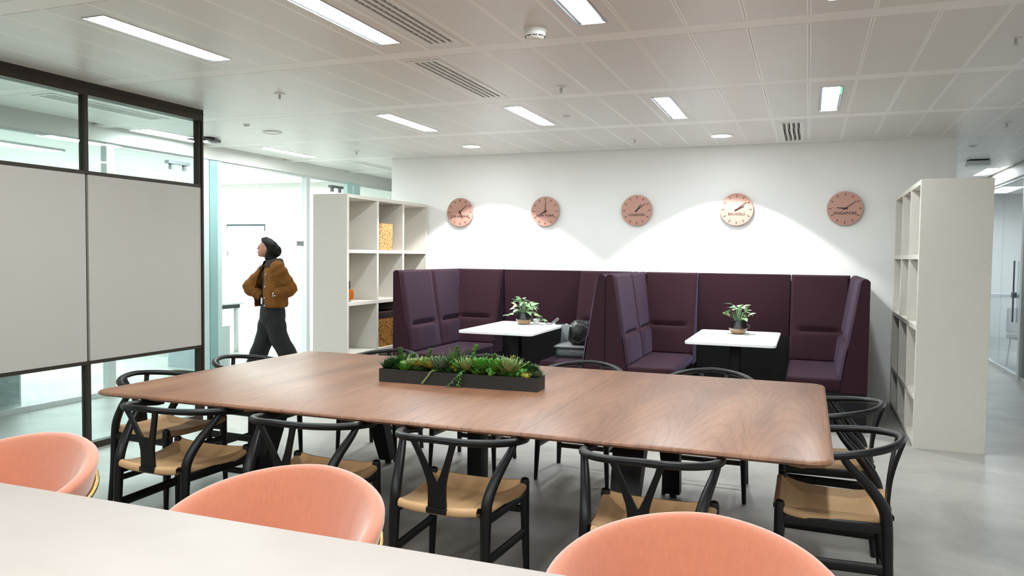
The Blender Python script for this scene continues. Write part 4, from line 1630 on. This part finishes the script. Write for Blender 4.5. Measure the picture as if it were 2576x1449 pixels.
# ------------------------------------------------------------------ the woman walking in the left corridor
def remesh(name, mb, m, parent, voxel=0.012, smooth=2, loc=None):
    me = mb.mesh(name, m)
    o = link(name, me, parent, loc)
    a = o.modifiers.new('join', 'REMESH')
    a.mode = 'VOXEL'
    a.voxel_size = voxel
    s = o.modifiers.new('soften', 'SMOOTH')
    s.factor = 0.6
    s.iterations = smooth
    bpy.context.view_layer.update()
    dg = bpy.context.evaluated_depsgraph_get()
    me2 = bpy.data.meshes.new_from_object(o.evaluated_get(dg))
    o.modifiers.clear()
    o.data = me2
    bpy.data.meshes.remove(me)
    me2.name = name
    me2.materials.clear()
    me2.materials.append(m)
    me2.polygons.foreach_set('use_smooth', [True] * len(me2.polygons))
    return o


def ell(c, a, b, n=20, ax=(1, 0, 0), ay=(0, 1, 0), e=1.0):
    c, ax, ay = Vector(c), Vector(ax), Vector(ay)
    out = []
    for k in range(n):
        t = 2 * PI * k / n
        ct, s_ = cos(t), sin(t)
        out.append(tuple(c + ax * a * math.copysign(abs(ct) ** e, ct) + ay * b * math.copysign(abs(s_) ** e, s_)))
    return out


def woman():
    """local frame: x = to the right as the camera sees her, y = away from the camera, z up"""
    r = thing('person', 'woman with long black hair, tan jacket and black jeans walking in the left corridor', 'person', (-6.095, 7.77, 0), atan_r)
    A = rad(-35)     # torso turned towards the camera from full profile (facing -x)
    fx, fy = -cos(A), sin(A)            # facing direction
    F = Vector((fx, fy, 0))
    Sd = Vector((-fy, fx, 0))           # her right-hand side is -Sd / left is +Sd ... across the shoulders
    # ---- body: one skin (head, neck, trunk, arms, legs, hands)
    b = MB()
    hc = Vector((-0.062, 0, 1.545))
    head_f = Vector((-0.985, -0.10, 0.15)).normalized()
    head_s = Vector((0.10, -0.995, 0)).normalized()
    head_u = head_f.cross(head_s) * -1
    if head_u.z < 0:
        head_u = -head_u
    def hp(f, s, u):
        return hc + head_f * f + head_s * s + head_u * u
    rings = []
    for u, fr, bk, w in ((-0.108, 0.070, 0.00, 0.026), (-0.095, 0.083, 0.02, 0.042), (-0.065, 0.088, 0.055, 0.058), (-0.03, 0.090, 0.085, 0.068), (0.01, 0.088, 0.098, 0.073), (0.05, 0.084, 0.098, 0.072), (0.08, 0.068, 0.085, 0.060), (0.10, 0.04, 0.055, 0.040), (0.108, 0.012, 0.02, 0.015)):
        c_ = (fr - bk) / 2
        rings.append(ell(hp(c_, 0, u), (fr + bk) / 2, w, 24, head_f, head_s))
    b.loft(rings)
    # nose, brow, lips, chin, ears
    b.loft([ell(hp(0.090, 0, 0.022), 0.006, 0.008, 8, head_f, head_s), ell(hp(0.098, 0, 0.0), 0.009, 0.011, 8, head_f, head_s), ell(hp(0.106, 0, -0.020), 0.011, 0.015, 8, head_f, head_s), ell(hp(0.096, 0, -0.030), 0.008, 0.012, 8, head_f, head_s)])
    b.ball(tuple(hp(0.084, 0, -0.052)), (0.013, 0.024, 0.008), 10)
    b.ball(tuple(hp(0.084, 0, -0.064)), (0.012, 0.020, 0.008), 10)
    b.ball(tuple(hp(0.074, 0, -0.094)), (0.017, 0.022, 0.015), 10)
    for s in (-1, 1):
        b.ball(tuple(hp(-0.008, s * 0.072, -0.005)), (0.018, 0.010, 0.030), 10)
    b.tube([hp(-0.02, 0, -0.05), Vector((0.0, 0, 1.40)), Vector((0.02, 0, 1.33))], [0.052, 0.050, 0.062], 16)
    tr = []
    for z, w, d, ox in ((1.36, 0.10, 0.06, 0.02), (1.32, 0.165, 0.085, 0.02), (1.22, 0.165, 0.105, 0.015), (1.10, 0.145, 0.10, 0.01), (1.00, 0.135, 0.095, 0.01), (0.90, 0.155, 0.105, 0.01), (0.82, 0.165, 0.11, 0.01), (0.74, 0.12, 0.09, 0.01)):
        tr.append(ell((ox, 0, z), d, w, 24, F, Sd))
    b.loft(tr)
    sh = {1: Vector((0.02, 0, 1.315)) + Sd * 0.16, -1: Vector((0.02, 0, 1.315)) - Sd * 0.16}
    # arms: her left arm (towards camera right) bent with the hand in the pocket; the other likewise
    near = 1 if Sd.x > 0 else -1
    arms = {near: [sh[near], Vector((0.262, -0.10, 1.055)), Vector((0.098, -0.195, 1.0))],
            -near: [sh[-near], Vector((-0.29, 0.04, 1.07)), Vector((-0.12, 0.0, 0.96))]}
    for k, (a0, a1, a2) in arms.items():
        b.tube(smooth_path([a0, a0.lerp(a1, 0.5), a1, a1.lerp(a2, 0.5), a2], 3), lerp_list([0.048, 0.044, 0.038, 0.036, 0.028, 0.024], 13), 12)
        d = (a2 - a1).normalized()
        d = (d + Vector((0.0, 0.95, -0.6 if k == near else -0.2))).normalized()
        pal = a2 + d * 0.045
        b.tube([a2, pal, a2 + d * 0.085], [0.022, 0.032, 0.026], 10, flat=(1.0, 0.55))
        sd = d.cross(Vector((0, 0, 1))).normalized()
        upv = sd.cross(d)
        for j in range(4):
            o_ = a2 + d * 0.08 + upv * (0.024 - 0.016 * j)
            L = (0.068, 0.076, 0.070, 0.055)[j]
            b.tube([o_ - d * 0.02, o_ + d * L * 0.5, o_ + d * L * 0.85 - sd * 0.015], [0.0085, 0.008, 0.0065], 8)
        o_ = a2 + d * 0.03 + upv * 0.026
        b.tube([o_, o_ + d * 0.03 + upv * 0.022, o_ + d * 0.06 + upv * 0.024], [0.010, 0.009, 0.007], 8)
    # legs in mid stride
    hipF, hipB = Vector((-0.02, 0.05, 0.80)), Vector((0.03, -0.06, 0.80))
    legs = [[hipF, Vector((-0.10, 0.05, 0.45)), Vector((-0.24, 0.05, 0.09))], [hipB, Vector((0.11, -0.06, 0.46)), Vector((0.29, -0.05, 0.13))]]
    for L in legs:
        b.tube(smooth_path([L[0], L[0].lerp(L[1], 0.5), L[1], L[1].lerp(L[2], 0.45), L[2]], 3), lerp_list([0.085, 0.075, 0.055, 0.055, 0.035], 13), 14)
        b.tube([L[2] + Vector((0.03, 0, -0.02)), L[2] + Vector((-0.06, 0, -0.045)), L[2] + Vector((-0.13, 0, -0.055))], [0.034, 0.036, 0.022], 10)
    body = remesh('body', b, M_skin, r, 0.008, 2)
    # ---- face details
    for s in (-1, 1):
        MB().ball(tuple(hp(0.0865, s * 0.030, 0.012)), (0.009, 0.011, 0.006), 10).build('eye', M_eye, body)
    for s in (-1, 1):
        MB().tube([hp(0.093, s * 0.014, 0.032), hp(0.091, s * 0.032, 0.037), hp(0.080, s * 0.048, 0.031)], 0.0035, 6).build('eyebrow', M_hair, body)
    MB().tube([hp(0.088, -0.020, -0.058), hp(0.099, 0, -0.057), hp(0.088, 0.020, -0.058)], [0.004, 0.008, 0.004], 8).build('mouth', M_lip, body)
    # ---- hair: cap pulled back, a loose knot behind, long lengths falling over the collar
    h = MB()
    rings = []
    for u, fr, bk, w in ((-0.10, -0.005, 0.115, 0.060), (-0.06, 0.000, 0.135, 0.078), (-0.02, 0.012, 0.146, 0.088), (0.02, 0.034, 0.146, 0.090), (0.06, 0.062, 0.135, 0.086), (0.09, 0.078, 0.108, 0.070), (0.112, 0.055, 0.07, 0.048), (0.122, 0.02, 0.03, 0.02)):
        c_ = (fr - bk) / 2
        rings.append(ell(hp(c_, 0, u), (fr + bk) / 2, w, 24, head_f, head_s))
    h.loft(rings)
    h.tube([hp(0.075, 0.0, 0.102), hp(0.02, 0.0, 0.118), hp(-0.05, 0, 0.108)], [0.018, 0.026, 0.02], 10)
    h.ball(tuple(hp(-0.110, 0, -0.012)), (0.075, 0.080, 0.080), 14)
    # lengths: down the neck, forward over the far shoulder, and back inside the collar
    h.tube(smooth_path([hp(-0.03, -0.06, -0.03), Vector((0.0, 0.06, 1.42)), Vector((-0.09, 0.04, 1.345)), Vector((-0.16, 0.02, 1.29))], 4), lerp_list([0.05, 0.045, 0.030, 0.006], 13), 12)
    h.tube([hp(-0.055, 0, -0.05), hp(-0.06, 0.01, -0.10), Vector((0.035, -0.02, 1.385))], [0.072, 0.066, 0.05], 14)
    remesh('hair', h, M_hair, r, 0.008, 2)
    # ---- shirt
    s = MB()
    tr = []
    for z, w, d, ox in ((1.365, 0.075, 0.062, 0.015), (1.33, 0.150, 0.090, 0.018), (1.24, 0.172, 0.116, 0.012), (1.10, 0.158, 0.115, 0.008), (0.95, 0.158, 0.112, 0.005), (0.80, 0.172, 0.122, 0.005)):
        tr.append(ell((ox, 0, z), d, w, 28, F, Sd))
    s.loft(tr)
    remesh('shirt', s, M_shirt, r, 0.012, 1)
    # ---- jacket: open boxy shell + sleeves
    j = MB()
    go = rad(27)
    rows = ((1.375, 0.100, 0.085, 0.02), (1.345, 0.165, 0.105, 0.02), (1.29, 0.205, 0.130, 0.018), (1.20, 0.222, 0.150, 0.015), (1.08, 0.228, 0.165, 0.015), (0.96, 0.232, 0.172, 0.015), (0.87, 0.232, 0.170, 0.012), (0.835, 0.215, 0.160, 0.012))
    outer, inner = [], []
    nA = 44
    for ri, (z, w, d, ox) in enumerate(rows):
        ro, rin = [], []
        for i in range(nA + 1):
            t = i / nA
            g0 = go * (0.55 + 0.5 * min(1, (1.375 - z) / 0.4))
            a = g0 + t * (2 * PI - 2 * g0)
            fl = 0.055 * math.exp(-((1 - t if near > 0 else t) / 0.10) ** 2) * min(1, (1.36 - z) / 0.3)
            fold = 0.007 * sin(a * 7 + z * 23) * min(1, (1.38 - z) / 0.15) + 0.005 * sin(a * 13 - z * 31)
            k = 1 + (fold + fl) / d
            def P(q):
                return Vector((ox, 0, z)) + F * cos(a) * (d * k - q) + Sd * sin(a) * (w * (1 + fold / w) - q) 
            ro.append(tuple(P(0)))
            rin.append(tuple(P(0.012)))
        outer.append(ro)
        inner.append(rin)
    closed = [o + i_[::-1] for o, i_ in zip(outer, inner)]
    j.loft(closed)
    for k, (a0, a1, a2) in arms.items():
        pth = smooth_path([a0 + Vector((0, 0, 0.0)) - (a0 - Vector((0.02, 0, 1.3))) * 0.25, a0, a0.lerp(a1, 0.5), a1, a1.lerp(a2, 0.5), a2], 4)
        j.tube(pth, [q_ * (1 + 0.07 * sin(i * 2.3)) for i, q_ in enumerate(lerp_list([0.075, 0.090, 0.085, 0.080, 0.070, 0.058], len(pth)))], 18)
    jacket = remesh('jacket', j, M_jacket, r, 0.0075, 1)
    # collar, lining, buttons, cuff
    c = MB()
    ro = []
    for (z, w, d, dz) in ((1.365, 0.100, 0.092, 0), (1.43, 0.092, 0.088, 0.0), (1.42, 0.118, 0.112, 0), (1.345, 0.158, 0.135, 0), (1.335, 0.145, 0.12, 0)):
        ring = []
        for i in range(29):
            t = i / 28
            a = rad(22) + t * (2 * PI - rad(44))
            ring.append(tuple(Vector((0.02, 0, z - 0.030 * max(0, cos(a)) ** 1)) + F * cos(a) * d + Sd * sin(a) * w))
        ro.append(ring)
    w_ = 29
    vs = [p for q_ in ro for p in q_]
    fs = [(i * w_ + k, i * w_ + k + 1, (i + 1) * w_ + k + 1, (i + 1) * w_ + k) for i in range(len(ro) - 1) for k in range(w_ - 1)]
    c.add(vs, fs)
    c.build('collar', M_collar, jacket)
    for z in (1.235, 1.09, 0.955, 0.865):
        row = min(rows, key=lambda q_: abs(q_[0] - z))
        a = (go * 1.0 + 0.16) * near
        p = Vector((row[3], 0, z)) + F * cos(a) * (row[2] + 0.006) + Sd * sin(a) * (row[1] + 0.004)
        MB().ball(tuple(p), 0.009, 8).build('snap', M_snap, jacket)
    a0, a1, a2 = arms[near]
    MB().ball(tuple(a2.lerp(a1, 0.10) + Vector((0.0, -0.058, -0.018))), 0.009, 8).build('snap', M_snap, jacket)
    MB().tube([a2 + (a2 - a1).normalized() * 0.012 + Vector((0, -0.03 * sin(t), 0.03 * cos(t))) for t in [2 * PI * q_ / 12 for q_ in range(12)]], 0.006, 6, closed=True).build('watch', M_snap, r)
    pk = Vector((0.0, 0, 0.93))
    # badge
    p = Vector((0.01, 0, 0.915)) + F * 0.131 + Sd * near * 0.0
    T = Matrix.Translation(p) @ Matrix(((Sd.x, F.x, 0, 0), (Sd.y, F.y, 0, 0), (0, 0, 1, 0), (0, 0, 0, 1)))
    MB().rbox((-0.028, -0.002, -0.04), (0.028, 0.003, 0.035), 0.0015, 1, T=T).build('badge', M_card, r)
    MB().box((-0.004, -0.004, 0.035), (0.004, 0.0, 0.12), T=T).build('badge_strap', M_shirt, r)
    # ---- jeans, wide leg
    t_ = MB()
    t_.loft([ell((0.012, 0, z), d, w, 24, F, Sd) for z, w, d in ((0.875, 0.180, 0.130), (0.80, 0.190, 0.145), (0.72, 0.195, 0.150), (0.64, 0.175, 0.135), (0.60, 0.14, 0.10))])
    for L, ex in ((legs[0], 1.0), (legs[1], 1.0)):
        pth = smooth_path([L[0] + Vector((0, 0, -0.02)), L[0].lerp(L[1], 0.5), L[1], L[1].lerp(L[2], 0.5), L[2] + Vector((0, 0, -0.03))], 4)
        t_.tube(pth, [q_ * (1 + 0.03 * sin(i * 1.7)) for i, q_ in enumerate(lerp_list([0.118, 0.120, 0.112, 0.108, 0.112], len(pth)))], 20)
    remesh('jeans', t_, M_jeans, r, 0.011, 2)
    for L in legs:
        sh_ = MB()
        q_ = L[2]
        zb = max(0.0, q_.z - 0.09)
        tilt = 0.0 if L is legs[0] else 0.35
        T = Matrix.Translation((q_.x, q_.y, zb)) @ Matrix.Rotation(tilt, 4, 'Y')
        sh_.loft([[(x_, y_, z_) for x_, y_, z_ in ell((cx0, 0, z_), lx, wy, 20)] for cx0, lx, wy, z_ in ((-0.06, 0.135, 0.046, 0.0), (-0.06, 0.140, 0.050, 0.02), (-0.055, 0.130, 0.046, 0.045), (-0.02, 0.080, 0.040, 0.075), (-0.0, 0.05, 0.036, 0.095))], T=T)
        sh_.build('shoe', M_shoe, r)
    return r


atan_r = math.atan2(0.356, 0.934)
woman()
bpy.context.view_layer.update()
